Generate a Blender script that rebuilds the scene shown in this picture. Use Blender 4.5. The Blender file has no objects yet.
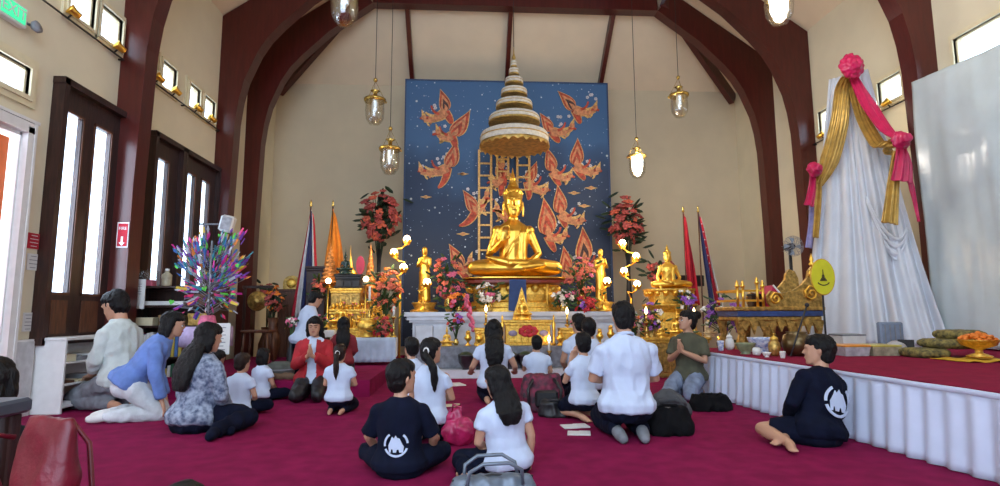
import bpy, math, random
from mathutils import Vector as V, Matrix, noise
R = math.radians
C = bpy.context.scene.collection
scene = bpy.context.scene
# ---------------- camera
H, FPX, YAW, PITCH, ROLL = 0.95, 570.0, R(3.55), R(7.0), R(0.25)
cam_d = bpy.data.cameras.new('camera'); cam = bpy.data.objects.new('camera', cam_d); C.objects.link(cam)
cam_d.sensor_width = 36; cam_d.lens = 36 * FPX / 1000; cam_d.clip_end = 200; cam_d.clip_start = .05
fw = V((math.sin(YAW) * math.cos(PITCH), math.cos(YAW) * math.cos(PITCH), math.sin(PITCH)))
rt = V((math.cos(YAW), -math.sin(YAW), 0)); up = rt.cross(fw)
rt, up = rt * math.cos(ROLL) - up * math.sin(ROLL), up * math.cos(ROLL) + rt * math.sin(ROLL)
M = Matrix((rt, up, -fw)).transposed().to_4x4(); M.translation = V((0, 0, H)); cam.matrix_world = M
scene.camera = cam
EYE = V((0, 0, H))
def ray(x, y): return fw + rt * ((x - 500) / FPX) + up * ((243 - y) / FPX)
def PY(x, y, Y): d = ray(x, y); return EYE + d * (Y / d.y)
def PX(x, y, X): d = ray(x, y); return EYE + d * (X / d.x)
def PZ(x, y, Z): d = ray(x, y); return EYE + d * ((Z - H) / d.z)
# ---------------- world, exposure, sun
scene.view_settings.view_transform = 'Standard'; scene.view_settings.look = 'None'
scene.view_settings.gamma = 1; scene.view_settings.use_curve_mapping = False
scene.view_settings.exposure = 0.18
w = bpy.data.worlds.new('sky'); scene.world = w; w.use_nodes = True
bg = w.node_tree.nodes['Background']; bg.inputs[0].default_value = (.66, .80, 1, 1); bg.inputs[1].default_value = 4.3
def area(name, loc, rot, sx, sy, power, col):
    l = bpy.data.lights.new(name, 'AREA'); l.shape = 'RECTANGLE'; l.size = sx; l.size_y = sy; l.energy = power; l.color = col
    o = bpy.data.objects.new(name, l); C.objects.link(o); o.location = loc; o.rotation_euler = rot; return o
def point(name, loc, power, col, r=.05):
    l = bpy.data.lights.new(name, 'POINT'); l.energy = power; l.color = col; l.shadow_soft_size = r
    o = bpy.data.objects.new(name, l); C.objects.link(o); o.location = loc; return o
# room numbers
XL, XR, YB, YF = -4.2, 6.3, 12.5, -1.5
EAVE, SLOPE = 6.1, .71
XC = (XL + XR) / 2
# ---------------- mesh helpers
def frames(pts):
    pts = [V(p) for p in pts]; n = len(pts); T = []
    for i in range(n):
        t = pts[min(i + 1, n - 1)] - pts[max(i - 1, 0)]
        T.append(t.normalized() if t.length > 1e-9 else V((0, 0, 1)))
    a = V((1, 0, 0)) if abs(T[0].x) < .8 else V((0, 1, 0))
    u = (a - T[0] * a.dot(T[0])).normalized(); U = []
    for i in range(n):
        u = u - T[i] * u.dot(T[i]); u = u.normalized() if u.length > 1e-6 else V((0, 1, 0)); U.append(u)
    return pts, T, U
class MB:
    def __init__(s): s.v = []; s.f = []; s.m = []; s.s = []
    def add(s, vs, fs, mi=0, sm=False):
        b = len(s.v); s.v += [tuple(v) for v in vs]
        for f in fs: s.f.append([b + i for i in f]); s.m.append(mi); s.s.append(sm)
        return s
    def box(s, c, d, rz=0, mi=0, M=None):
        M = M or Matrix.Rotation(rz, 3, 'Z'); c = V(c)
        vs = [c + M @ V((x * d[0] / 2, y * d[1] / 2, z * d[2] / 2)) for x in (-1, 1) for y in (-1, 1) for z in (-1, 1)]
        return s.add(vs, [(0, 1, 3, 2), (4, 6, 7, 5), (0, 4, 5, 1), (2, 3, 7, 6), (0, 2, 6, 4), (1, 5, 7, 3)], mi)
    def bev(s, c, d, b=.01, rz=0, mi=0):   # bevelled box: chamfered plan and top
        x, y, z = d[0] / 2, d[1] / 2, d[2] / 2; M = Matrix.Rotation(rz, 3, 'Z'); c = V(c); rings = []
        for (zz, k) in ((-z, b), (-z + b, 0), (z - b, 0), (z, b)):
            X, Y_ = x - k, y - k; o = b if k == 0 else b * .6
            rings.append([c + M @ V((px, py, zz)) for px, py in ((X - o, -Y_), (X, -Y_ + o), (X, Y_ - o), (X - o, Y_), (-X + o, Y_), (-X, Y_ - o), (-X, -Y_ + o), (-X + o, -Y_))])
        return s.loft(rings, mi=mi, sm=False)
    def loft(s, rings, mi=0, sm=True, caps=True):
        n = len(rings[0]); b = len(s.v); s.v += [tuple(p) for r in rings for p in r]; k = len(rings)
        for i in range(k - 1):
            for j in range(n):
                j2 = (j + 1) % n; s.f.append([b + i * n + j, b + i * n + j2, b + (i + 1) * n + j2, b + (i + 1) * n + j]); s.m.append(mi); s.s.append(sm)
        if caps:
            s.f.append([b + j for j in range(n)][::-1]); s.m.append(mi); s.s.append(False)
            s.f.append([b + (k - 1) * n + j for j in range(n)]); s.m.append(mi); s.s.append(False)
        return s
    def tube(s, pts, r, n=8, mi=0, sm=True, round_=False):
        pts = [V(p) for p in pts]; rr = list(r) if hasattr(r, '__len__') else [r] * len(pts)
        if round_:
            d0 = (pts[0] - pts[1]).normalized(); d1 = (pts[-1] - pts[-2]).normalized()
            pts = [pts[0] + d0 * rr[0] * .95, pts[0] + d0 * rr[0] * .6] + pts + [pts[-1] + d1 * rr[-1] * .6, pts[-1] + d1 * rr[-1] * .95]
            rr = [rr[0] * .25, rr[0] * .78] + rr + [rr[-1] * .78, rr[-1] * .25]
        P, T, U = frames(pts); rings = []
        for p, t, u, q in zip(P, T, U, rr):
            w_ = t.cross(u); rings.append([p + (u * math.cos(2 * math.pi * j / n) + w_ * math.sin(2 * math.pi * j / n)) * q for j in range(n)])
        return s.loft(rings, mi, sm)
    def ell(s, c, r, n=12, k=8, mi=0, M=None, sm=True):
        c = V(c); r = (r, r, r) if not hasattr(r, '__len__') else r; M = M or Matrix.Identity(3); rings = []
        for i in range(k + 1):
            a = math.pi * min(max(i / k, .02), .98) - math.pi / 2
            rings.append([c + M @ V((math.cos(a) * math.cos(2 * math.pi * j / n) * r[0], math.cos(a) * math.sin(2 * math.pi * j / n) * r[1], math.sin(a) * r[2])) for j in range(n)])
        return s.loft(rings, mi, sm)
    def lathe(s, prof, c=(0, 0, 0), n=20, mi=0, sm=True, M=None, ph=0, sq=1):
        c = V(c); M = M or Matrix.Identity(3); rings = []
        for r, z in prof: rings.append([c + M @ V((max(r, .0005) * math.cos(2 * math.pi * j / n + ph), sq * max(r, .0005) * math.sin(2 * math.pi * j / n + ph), z)) for j in range(n)])
        return s.loft(rings, mi, sm)
    def prism(s, poly, th, M=None, mi=0, sm=False):   # poly in local xz, thickness along local y (from 0 to -th: toward the viewer)
        M = M or Matrix.Identity(4); n = len(poly)
        a = [M @ V((x, 0, z)) for x, z in poly]; b = [M @ V((x, -th, z)) for x, z in poly]
        fs = [list(range(n))[::-1], [n + i for i in range(n)]] + [[i, (i + 1) % n, n + (i + 1) % n, n + i] for i in range(n)]
        return s.add(a + b, fs, mi, sm)
    def sheet(s, fn, nu, nv, th=.01, mi=0, sm=True):  # fn(u,v)->point ; offset along normal to give thickness
        g = [[V(fn(i / nu, j / nv)) for j in range(nv + 1)] for i in range(nu + 1)]; o = []
        for i in range(nu + 1):
            row = []
            for j in range(nv + 1):
                du = g[min(i + 1, nu)][j] - g[max(i - 1, 0)][j]; dv = g[i][min(j + 1, nv)] - g[i][max(j - 1, 0)]
                nn = du.cross(dv); nn = nn.normalized() if nn.length > 1e-9 else V((0, 0, 1)); row.append(g[i][j] - nn * th)
            o.append(row)
        W = nv + 1; K = (nu + 1) * W; vs = [p for r_ in g for p in r_] + [p for r_ in o for p in r_]; fs = []
        for i in range(nu):
            for j in range(nv):
                a = i * W + j; fs.append((a, a + W, a + W + 1, a + 1)); fs.append((K + a, K + a + 1, K + a + W + 1, K + a + W))
        for i in range(nu):
            a = i * W; fs.append((a, K + a, K + a + W, a + W)); a += nv; fs.append((a, a + W, K + a + W, K + a))
        for j in range(nv):
            fs.append((j, j + 1, K + j + 1, K + j)); a = nu * W + j; fs.append((a, K + a, K + a + 1, a + 1))
        return s.add(vs, fs, mi, sm)
    def xf(s, M, start=0):
        s.v[start:] = [tuple(M @ V(p)) for p in s.v[start:]]; return s
    def mesh(s, name, mats):
        me = bpy.data.meshes.new(name); me.from_pydata(s.v, [], s.f)
        for m in (mats if isinstance(mats, (list, tuple)) else [mats]): me.materials.append(m)
        me.polygons.foreach_set('material_index', s.m); me.polygons.foreach_set('use_smooth', s.s); me.update(); return me
    def build(s, name, mats, parent=None, loc=None):
        me = s.mesh(name, mats); o = bpy.data.objects.new(name, me); C.objects.link(o)
        if loc is not None:      # mesh given in world coordinates, origin moved to loc
            me.transform(Matrix.Translation(-V(loc))); o.location = loc
        if parent: o.parent = parent
        return o
def tag(o, label=None, cat=None, group=None, kind=None):
    if label: o['label'] = label
    if cat: o['category'] = cat
    if group: o['group'] = group
    if kind: o['kind'] = kind
    return o
def root(name, label, cat, loc=(0, 0, 0), rz=0, group=None, sc=1):
    o = bpy.data.objects.new(name, None); C.objects.link(o); o.location = loc; o.rotation_euler = (0, 0, rz); o.scale = (sc,) * 3 if not hasattr(sc, '__len__') else sc
    o.empty_display_size = .1; return tag(o, label, cat, group)
def struct(name, mb, m): return tag(mb.build(name, m), kind='structure')
KIDS = {}
def copy_tree(o, parent=None):
    c = o.copy(); C.objects.link(c); c.parent = parent
    for ch in [x for x in list(C.objects) if x.parent == o and x != c]: copy_tree(ch, c)
    return c
def remesh(mb, voxel, smooth=3, wr=0, seed=0, freq=9.):
    me = mb.mesh('tmp', []); o = bpy.data.objects.new('tmp', me); C.objects.link(o)
    m = o.modifiers.new('r', 'REMESH'); m.mode = 'VOXEL'; m.voxel_size = voxel; m.use_smooth_shade = True
    if smooth: m2 = o.modifiers.new('s', 'SMOOTH'); m2.factor = .5; m2.iterations = smooth
    dg = bpy.context.evaluated_depsgraph_get(); e = o.evaluated_get(dg)
    out = bpy.data.meshes.new_from_object(e, depsgraph=dg)
    bpy.data.objects.remove(o); bpy.data.meshes.remove(me)
    if wr:
        nn = [v.normal.copy() for v in out.vertices]; off = V((seed * 3.1, seed * 1.7, 0))
        for v, n_ in zip(out.vertices, nn):
            p = v.co; q = V((p.x * freq, p.y * freq, p.z * freq * .55)) + off
            v.co = p + n_ * wr * (1 - 2.2 * abs(noise.noise(q)) + .5 * noise.noise(q * 2.3))
    for p in out.polygons: p.use_smooth = True
    return out
def mobj(name, me, mat, parent=None):
    me.materials.clear(); me.materials.append(mat); me.name = name
    o = bpy.data.objects.new(name, me); C.objects.link(o)
    if parent: o.parent = parent
    return o
# ---------------- materials
MC = {}
def mat(name, col, rough=.6, metal=0, var=.12, scale=12, bump=0, bscale=60, col2=None, sheen=0, sub=0, em=0, emc=None, spec=None, stretch=None):
    if name in MC: return MC[name]
    m = bpy.data.materials.new(name); m.use_nodes = True; MC[name] = m; nt = m.node_tree; b = nt.nodes['Principled BSDF']
    b.inputs['Roughness'].default_value = rough; b.inputs['Metallic'].default_value = metal
    tc = nt.nodes.new('ShaderNodeTexCoord'); mp = nt.nodes.new('ShaderNodeMapping'); nt.links.new(tc.outputs['Object'], mp.inputs[0])
    if stretch: mp.inputs['Scale'].default_value = stretch
    n = nt.nodes.new('ShaderNodeTexNoise'); n.inputs['Scale'].default_value = scale; n.inputs['Detail'].default_value = 4; nt.links.new(mp.outputs[0], n.inputs[0])
    cr = nt.nodes.new('ShaderNodeValToRGB'); e = cr.color_ramp.elements
    c2 = col2 or tuple(min(1, c * (1 + var)) for c in col); c1 = col if col2 else tuple(c * (1 - var) for c in col)
    e[0].color = (*c1, 1); e[1].color = (*c2, 1); e[0].position = .35; e[1].position = .65
    nt.links.new(n.outputs[0], cr.inputs[0]); nt.links.new(cr.outputs[0], b.inputs['Base Color'])
    if bump:
        n2 = nt.nodes.new('ShaderNodeTexNoise'); n2.inputs['Scale'].default_value = bscale; n2.inputs['Detail'].default_value = 3; nt.links.new(mp.outputs[0], n2.inputs[0])
        bp = nt.nodes.new('ShaderNodeBump'); bp.inputs['Strength'].default_value = bump; bp.inputs['Distance'].default_value = .01
        nt.links.new(n2.outputs[0], bp.inputs['Height']); nt.links.new(bp.outputs[0], b.inputs['Normal'])
    if sheen: b.inputs['Sheen Weight'].default_value = sheen
    if em: b.inputs['Emission Strength'].default_value = em; b.inputs['Emission Color'].default_value = (*(emc or col), 1)
    if spec is not None: b.inputs['Specular IOR Level'].default_value = spec
    return m
def glass(name, tint=(1, 1, 1), gl=.12, rough=.05):
    m = bpy.data.materials.new(name); m.use_nodes = True; nt = m.node_tree; nt.nodes.clear()
    o = nt.nodes.new('ShaderNodeOutputMaterial'); mx = nt.nodes.new('ShaderNodeMixShader'); t = nt.nodes.new('ShaderNodeBsdfTransparent'); g = nt.nodes.new('ShaderNodeBsdfGlossy')
    t.inputs[0].default_value = (*tint, 1); g.inputs['Roughness'].default_value = rough; mx.inputs[0].default_value = gl
    nt.links.new(t.outputs[0], mx.inputs[1]); nt.links.new(g.outputs[0], mx.inputs[2]); nt.links.new(mx.outputs[0], o.inputs[0]); MC[name] = m; return m
def translucent(name, col, tr=.35, rough=.5, alpha=1, bump=.0, bscale=8, metal=0, spec=.5):
    m = mat(name, col, rough, metal, .04, 3, bump, bscale); nt = m.node_tree; b = nt.nodes['Principled BSDF']; out = nt.nodes['Material Output']
    b.inputs['Specular IOR Level'].default_value = spec
    t = nt.nodes.new('ShaderNodeBsdfTranslucent'); t.inputs[0].default_value = (*col, 1); mx = nt.nodes.new('ShaderNodeMixShader'); mx.inputs[0].default_value = tr
    nt.links.new(b.outputs[0], mx.inputs[1]); nt.links.new(t.outputs[0], mx.inputs[2]); last = mx
    if alpha < 1:
        tp = nt.nodes.new('ShaderNodeBsdfTransparent'); m2 = nt.nodes.new('ShaderNodeMixShader'); m2.inputs[0].default_value = alpha
        nt.links.new(tp.outputs[0], m2.inputs[1]); nt.links.new(mx.outputs[0], m2.inputs[2]); last = m2
    nt.links.new(last.outputs[0], out.inputs[0]); return m
def emit(name, col, s):
    m = bpy.data.materials.new(name); m.use_nodes = True; b = m.node_tree.nodes['Principled BSDF']
    b.inputs['Base Color'].default_value = (*col, 1); b.inputs['Emission Color'].default_value = (*col, 1); b.inputs['Emission Strength'].default_value = s; MC[name] = m; return m
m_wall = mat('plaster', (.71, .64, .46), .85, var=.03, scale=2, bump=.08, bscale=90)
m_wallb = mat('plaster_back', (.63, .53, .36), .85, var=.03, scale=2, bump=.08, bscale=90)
m_ceil = mat('ceiling_paint', (.74, .61, .43), .9, var=.03, scale=2, bump=.05)
m_carpet = mat('carpet', (.22, .008, .060), .95, var=.14, scale=7, bump=.3, bscale=700, spec=.1)
m_carpet2 = mat('carpet_dais', (.24, .012, .045), .95, var=.12, scale=9, bump=.3, bscale=700, spec=.1)
m_beam = mat('beam_red', (.075, .010, .007), .30, var=.15, scale=6, bump=.1, bscale=20, stretch=(3, 3, .4))
m_wood = mat('dark_wood', (.030, .010, .007), .35, var=.4, scale=10, bump=.15, bscale=25, stretch=(4, 4, .5))
m_brown = mat('brown_wood', (.10, .035, .015), .45, var=.3, scale=10, bump=.1, stretch=(4, 4, .5))
m_cream = mat('cream_paint', (.72, .64, .42), .45, var=.04)
m_white = mat('white_paint', (.72, .72, .70), .45, var=.04)
m_marble = mat('white_marble', (.62, .64, .70), .25, var=.1, scale=5)
m_gold = mat('polished_gold', (.92, .56, .09), .32, .95, var=.06, scale=14, bump=.12, bscale=9)
m_gold2 = mat('ornate_gold', (.88, .52, .10), .42, .9, var=.25, scale=30, bump=.8, bscale=45)
m_golds = mat('satin_gold_cloth', (.48, .29, .06), .32, .45, var=.2, scale=10, bump=.2, bscale=18)
m_brass = mat('brass', (.65, .45, .12), .25, .9, var=.1)
m_oldgold = mat('old_gilding', (.50, .32, .09), .42, .8, var=.4, scale=22, bump=.8, bscale=40)
m_black = mat('black', (.012, .012, .014), .5, var=.3)
m_grey = mat('grey', (.22, .23, .25), .5, var=.15)
m_blackcloth = mat('black_cloth', (.005, .005, .006), .9, var=.3, bump=.4, bscale=300, spec=.15)
m_navy = mat('navy_cloth', (.004, .006, .018), .9, var=.25, bump=.3, bscale=300, spec=.15)
m_hair = mat('black_hair', (.0035, .0028, .003), .5, var=.4, scale=30, bump=.7, bscale=90, stretch=(3, 3, .35), spec=.25)
m_hairb = mat('brown_hair', (.018, .008, .005), .5, var=.4, scale=30, bump=.7, bscale=90, stretch=(3, 3, .35), spec=.25)
m_skin = mat('skin', (.50, .27, .17), .5, var=.06, scale=6)
m_skin2 = mat('skin_tan', (.36, .18, .11), .5, var=.06, scale=6)
m_shirt = mat('white_shirt', (.52, .60, .76), .85, var=.04, scale=8, bump=.3, bscale=25)
m_redc = mat('red_cloth', (.38, .012, .02), .8, var=.15, bump=.3)
m_maroonc = mat('maroon_cloth', (.2, .012, .02), .8, var=.15, bump=.3)
m_flame = emit('flame', (1, .62, .25), 14)
m_bulb = emit('warm_bulb', (1, .74, .45), 14)
m_bulbw = emit('white_bulb', (1, .95, .9), 22)
m_pane = glass('window_pane', (.97, .99, 1), .06)
m_clear = glass('clear_glass', (.97, .97, .95), .16)
m_leaf = mat('leaf', (.030, .075, .018), .5, var=.5, scale=9)
m_leafd = mat('dark_leaf', (.012, .03, .012), .5, var=.5, scale=9)
def fl(name, c): return mat('petal_' + name, c, .6, var=.25, scale=20)
m_fred, m_fpink, m_fwhite, m_forange, m_fpurple, m_fsalmon = fl('red', (.50, .02, .03)), fl('pink', (.62, .12, .22)), fl('white', (.75, .70, .62)), fl('orange', (.75, .2, .02)), fl('purple', (.26, .08, .42)), fl('salmon', (.62, .13, .07))
m_dusty = fl('dusty', (.40, .07, .06))
# ================= ROOM
def wall_x(name, X, th, holes, m):          # wall lying along Y at X; holes = (y0,y1,z0,z1); th signed, pointing outwards
    ys = sorted({YF, YB} | {h[0] for h in holes} | {h[1] for h in holes}); zs = sorted({0, EAVE + .05} | {h[2] for h in holes} | {h[3] for h in holes}); b = MB()
    for y0, y1 in zip(ys, ys[1:]):
        for z0, z1 in zip(zs, zs[1:]):
            cy, cz = (y0 + y1) / 2, (z0 + z1) / 2
            if any(h[0] < cy < h[1] and h[2] < cz < h[3] for h in holes): continue
            b.box((X + th / 2, cy, cz), (abs(th), y1 - y0, z1 - z0))
    return struct(name, b, m)
b = MB(); b.box(((XL + XR) / 2, (YF + YB) / 2, -.05), (XR - XL + .6, YB - YF + .6, .1)); struct('floor', b, m_carpet)
DOOR = (4.30, 5.50, 0, 2.65)
CL_L = [(5.92, 6.33, 4.12, 4.50), (6.43, 6.84, 4.12, 4.50), (7.77, 8.16, 4.08, 4.45), (8.55, 8.90, 4.08, 4.45), (9.05, 9.44, 4.08, 4.45), (3.6, 4.0, 4.12, 4.5), (2.2, 2.6, 4.12, 4.5)]
TR_L = (4.35, 5.50, 3.03, 3.30)
TALL = [((6.00, 6.24, 1.18, 3.05), (6.47, 6.74, 1.18, 3.05)), ((7.78, 8.04, 1.18, 3.05),), ((8.60, 8.84, 1.18, 3.05), (9.08, 9.33, 1.18, 3.05))]
wall_x('wall_left', XL, -.04, [DOOR, TR_L] + CL_L + [(t[0][0] - .08, t[-1][1] + .08, 1.12, 3.11) for t in TALL], m_wall)
CL_R = [(5.90, 6.60, 4.04, 4.42), (7.22, 7.40, 4.04, 4.40), (7.49, 7.96, 4.04, 4.40), (8.98, 9.42, 4.05, 4.46), (8.45, 8.85, 4.05, 4.44), (4.3, 4.9, 4.04, 4.42), (2.5, 3.1, 4.04, 4.42)]
wall_x('wall_right', XR, .04, CL_R, m_wall)
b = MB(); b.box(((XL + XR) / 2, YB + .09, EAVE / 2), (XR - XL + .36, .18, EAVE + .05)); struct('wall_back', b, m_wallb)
b = MB(); b.box((4.0, YF - .09, EAVE / 2), (4.96, .18, EAVE + .05)); struct('wall_light_block', b, m_wall)  # unseen partial wall behind the camera, added to cut rear light on the right
# ceiling: two pitched planes and the hipped end
RZ = EAVE + SLOPE * (XR - XL) / 2; YH = 11.05
hl, hr = (XL + 2.05, 7.38), (XR - 2.05, 7.38)
b = MB(); t = .12
def slab(b, pts): # pts CCW seen from below; thickened upwards
    p = [V(q) for q in pts]; n = len(p); q = [x + V((0, 0, t)) for x in p]
    b.add(p + q, [list(range(n)), [n + i for i in range(n)][::-1]] + [[i, n + i, n + (i + 1) % n, (i + 1) % n] for i in range(n)])
slab(b, [(XL - .2, YF, EAVE - .14), (XL - .2, YH, EAVE - .14), (XC, YH, RZ), (XC, YF, RZ)])
slab(b, [(XR + .2, YF, EAVE - .14), (XC, YF, RZ), (XC, YH, RZ), (XR + .2, YH, EAVE - .14)])
slab(b, [(XL, YB + .1, EAVE - .12), (XR, YB + .1, EAVE - .12), (hr[0], YH, hr[1]), (hl[0], YH, hl[1])])
slab(b, [(XL, YB + .1, EAVE - .1), (hl[0], YH, hl[1]), (XL, YH, EAVE)])
slab(b, [(XR, YB + .1, EAVE - .1), (XR, YH, EAVE), (hr[0], YH, hr[1])])
# filler gable above the collar of the last frame
slab(b, [(hl[0] - .2, YH + .05, hl[1] - .05), (XC, YH + .05, RZ), (hr[0] + .2, YH + .05, hr[1] - .05)])
struct('ceiling', b, m_ceil)
# laminated arch frames
PROF = [(.26, 0), (.26, 2.5), (.30, 4.2), (.345, 4.6), (.42, 4.95), (.62, 5.45), (.78, 5.72), (1.0, 5.98), (1.5, 6.48), (2.35, 7.12)]
def arch(name, Y, dep, flat):
    inn = [(XL + d, z) for d, z in PROF]; 
    if not flat: inn += [(XL + 3.6, 8.0), (XL + 4.6, 8.6), (XC, 8.85)]
    mir = [(XL + XR - x, z) for x, z in inn]; mir = mir[:-1] if not flat else mir
    inner = inn + mir[::-1]
    outer = []
    for x, z in inner:
        d = min(x - XL, XR - x)
        outer.append((x, z))
    # strips between inner curve and outer line
    b = MB(); n = len(inner); ot = []
    for i, (x, z) in enumerate(inner):
        d = min(x - XL, XR - x); left = x < XC
        if z < 4.5: o = (XL if left else XR, z)
        else:
            s = sum(1 for _ in ()) 
            o = (x - .32 if left else x + .32, 0)
            ox = max(XL, min(XR, (x - (.34 if z > 5.2 else .6)) if left else (x + (.34 if z > 5.2 else .6))))
            if abs(x - XC) < .05: ox = x
            o = (ox, EAVE + SLOPE * min(ox - XL, XR - ox) - .02)
            if z < 4.99: o = (XL if left else XR, EAVE - .02 if z > 4.9 else z + .6)
        ot.append(o)
    for i in range(n - 1):
        q = [inner[i], inner[i + 1], ot[i + 1], ot[i]]
        if flat and i == n // 2 - 1: q = [inner[i], inner[i + 1], (inner[i + 1][0], 7.75), (inner[i][0], 7.75)]
        pts = [(x, Y, z) for x, z in q] + [(x, Y + dep, z) for x, z in q]
        b.add(pts, [(0, 1, 2, 3), (7, 6, 5, 4), (0, 4, 5, 1), (1, 5, 6, 2), (2, 6, 7, 3), (3, 7, 4, 0)])
    if False:
        q = [(XL + 2.0, 7.12), (XR - 2.0, 7.12), (XR - 2.9, 7.95), (XL + 2.9, 7.95)]
        pts = [(x, Y + .01, z) for x, z in q] + [(x, Y + dep - .01, z) for x, z in q]
        b.add(pts, [(0, 1, 2, 3), (7, 6, 5, 4), (0, 4, 5, 1), (1, 5, 6, 2), (2, 6, 7, 3), (3, 7, 4, 0)])
    o = struct(name, b, m_beam)
    # fix normals
    import bmesh
    bm = bmesh.new(); bm.from_mesh(o.data); bmesh.ops.recalc_face_normals(bm, faces=bm.faces); bm.to_mesh(o.data); bm.free()
    return o
def bmfix(o):
    import bmesh
    bm = bmesh.new(); bm.from_mesh(o.data); bmesh.ops.recalc_face_normals(bm, faces=bm.faces); bm.to_mesh(o.data); bm.free()
bmfix(bpy.data.objects['ceiling'])
arch('trim_1', 6.9, .26, False); arch('trim_2', 9.6, .26, False); arch('trim_3', 10.85, .24, True)
# rafters of the hipped end
def rafter(name, p0, p1, w_=.09, h=.16):
    p0, p1 = V(p0), V(p1); d = (p1 - p0).normalized(); s = d.cross(V((0, 0, 1))).normalized(); u = s.cross(d)
    b = MB(); vs = [p + s * (a * w_ / 2) + u * c * h for p in (p0, p1) for a, c in ((-1, 0), (1, 0), (1, -1), (-1, -1))]
    b.add(vs, [(0, 1, 2, 3), (7, 6, 5, 4), (0, 4, 5, 1), (1, 5, 6, 2), (2, 6, 7, 3), (3, 7, 4, 0)]); o = struct(name, b, m_beam); bmfix(o)
k = 4
for px in (408, 510, 611):
    X = PY(px, 20, 11.3).x; rafter('trim_%d' % k, (X, 10.95, 7.45), (X - (px - 480) * .0002, YB + .02, EAVE - .08)); k += 1
rafter('trim_%d' % k, (XL, YB, EAVE - .08), (hl[0] + .1, 10.9, 7.5), .12, .3); k += 1
rafter('trim_%d' % k, (XR, YB, EAVE - .08), (hr[0] - .1, 10.9, 7.5), .12, .3); k += 1
# ---------------- windows
wn = 1
def win(X, sx, h, m, fr=.07, pane=True):       # frame + pane in a hole of a wall along Y; sx = inward direction
    global wn
    y0, y1, z0, z1 = h; b = MB(); d = .05
    o = root('window_%d' % wn, None, None, (X, (y0 + y1) / 2, z0)); o['kind'] = 'structure'; wn += 1
    Y0, Y1, Z = -(y1 - y0) / 2, (y1 - y0) / 2, z1 - z0; f = fr
    for lay, (e, dd, px) in enumerate(((f, .03, .015), (f * .45, .05, .025))):
        b.box((sx * px, 0, -e / 2), (dd, Y1 - Y0 + 2 * e, e)); b.box((sx * px, 0, Z + e / 2), (dd, Y1 - Y0 + 2 * e, e))
        b.box((sx * px, Y0 - e / 2, Z / 2), (dd, e, Z)); b.box((sx * px, Y1 + e / 2, Z / 2), (dd, e, Z))
    b.box((-sx * .035, 0, .012), (.07, Y1 - Y0, .024)); b.box((-sx * .035, 0, Z - .012), (.07, Y1 - Y0, .024))
    b.box((-sx * .035, Y0 + .012, Z / 2), (.07, .024, Z)); b.box((-sx * .035, Y1 - .012, Z / 2), (.07, .024, Z))
    b.build('window_frame', m, o)
    p = MB(); p.box((-sx * .02, 0, Z / 2), (.012, Y1 - Y0 - .04, Z - .04)); p.build('window_pane', m_pane, o); return o
for h in CL_L + [TR_L]: win(XL, 1, h, m_cream, .07 if h is not TR_L else .1)
for h in CL_R: win(XR, -1, h, m_cream)
FR = [(5.88, 7.02), (7.62, 8.36), (8.44, 9.60)]
for (a, c), hs in zip(FR, TALL):
    o = root('window_%d' % wn, None, None, (XL, a, 0)); o['kind'] = 'structure'; wn += 1
    b = MB(); zt, zb = 3.37, .66 if a < 6 else .66
    ys = [a] + [v for h in hs for v in h[:2]] + [c]
    for i in range(0, len(ys), 2): b.box((.03, (ys[i] + ys[i + 1]) / 2 - a, (zb + zt) / 2), (.05, ys[i + 1] - ys[i], zt - zb))
    for h in hs:
        b.box((.03, (h[0] + h[1]) / 2 - a, (3.05 + zt) / 2), (.05, h[1] - h[0], zt - 3.05)); b.box((.03, (h[0] + h[1]) / 2 - a, (zb + 1.18) / 2), (.05, h[1] - h[0], 1.18 - zb))
    for z in (zb + .03, zt - .03): b.box((.05, (c - a) / 2, z), (.15, c - a + .08, .07))
    for y in (0, c - a): b.box((.05, y, (zb + zt) / 2), (.15, .07, zt - zb))
    b.build('window_frame', m_wood, o)
    t_ = MB()
    for h in hs:
        y0, y1 = h[0] - a, h[1] - a
        for y in (y0 - .02, y1 + .02): t_.box((.06, y, 2.115), (.015, .02, 1.92))
        for z in (1.165, 3.065): t_.box((.06, (y0 + y1) / 2, z), (.015, y1 - y0 + .06, .025))
        t_.box((.06, (y0 + y1) / 2, .93), (.02, y1 - y0, .34))
    t_.build('window_trim', m_brown, o)
    for h in hs:
        p = MB(); p.box((.03, (h[0] + h[1]) / 2 - a, 2.115), (.012, h[1] - h[0], 1.87)); p.build('window_pane', m_pane, o)
# ---------------- door with bright opening and orange leaf
o = root('door_1', None, None, (XL, 5.5, 0)); o['kind'] = 'structure'
b = MB()
for y in (.05, -1.25): b.box((.02, y, 1.36), (.1, .10, 2.74)); b.box((-.09, y - .04 * (1 if y > 0 else -1), 1.34), (.2, .06, 2.68))
b.box((.02, -.6, 2.72), (.1, 1.40, .10)); b.box((-.09, -.6, 2.66), (.2, 1.2, .05)); b.box((.05, .09, 1.38), (.05, .03, 2.8)); b.box((.05, -.6, 2.79), (.05, 1.46, .03))
b.build('door_frame', m_white, o)
lf = MB(); Mz = Matrix.Rotation(R(68), 4, 'Z')
s0 = 0; lf.bev((.0, .45, 1.31), (.045, .88, 2.58), .006); 
for z in (.62, 1.85): lf.bev((.03, .45, z), (.02, .62, .85), .006)
Mz = Matrix.Translation((-.04, -.95, 0)) @ Matrix.Rotation(R(2), 4, 'Z')
lf.xf(Mz); leaf = lf.build('door_leaf', mat('orange_paint', (.80, .16, .02), .5, var=.05), o)
hd = MB()
hd.tube([(.03, .80, 1.02), (.075, .80, 1.02), (.08, .70, 1.02)], .011); hd.ell((.03, .80, 1.02), (.02, .03, .03)); hd.tube([(-.03, .80, 1.02), (-.075, .80, 1.02), (-.08, .70, 1.02)], .011); hd.ell((-.03, .80, 1.02), (.02, .03, .03))
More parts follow.
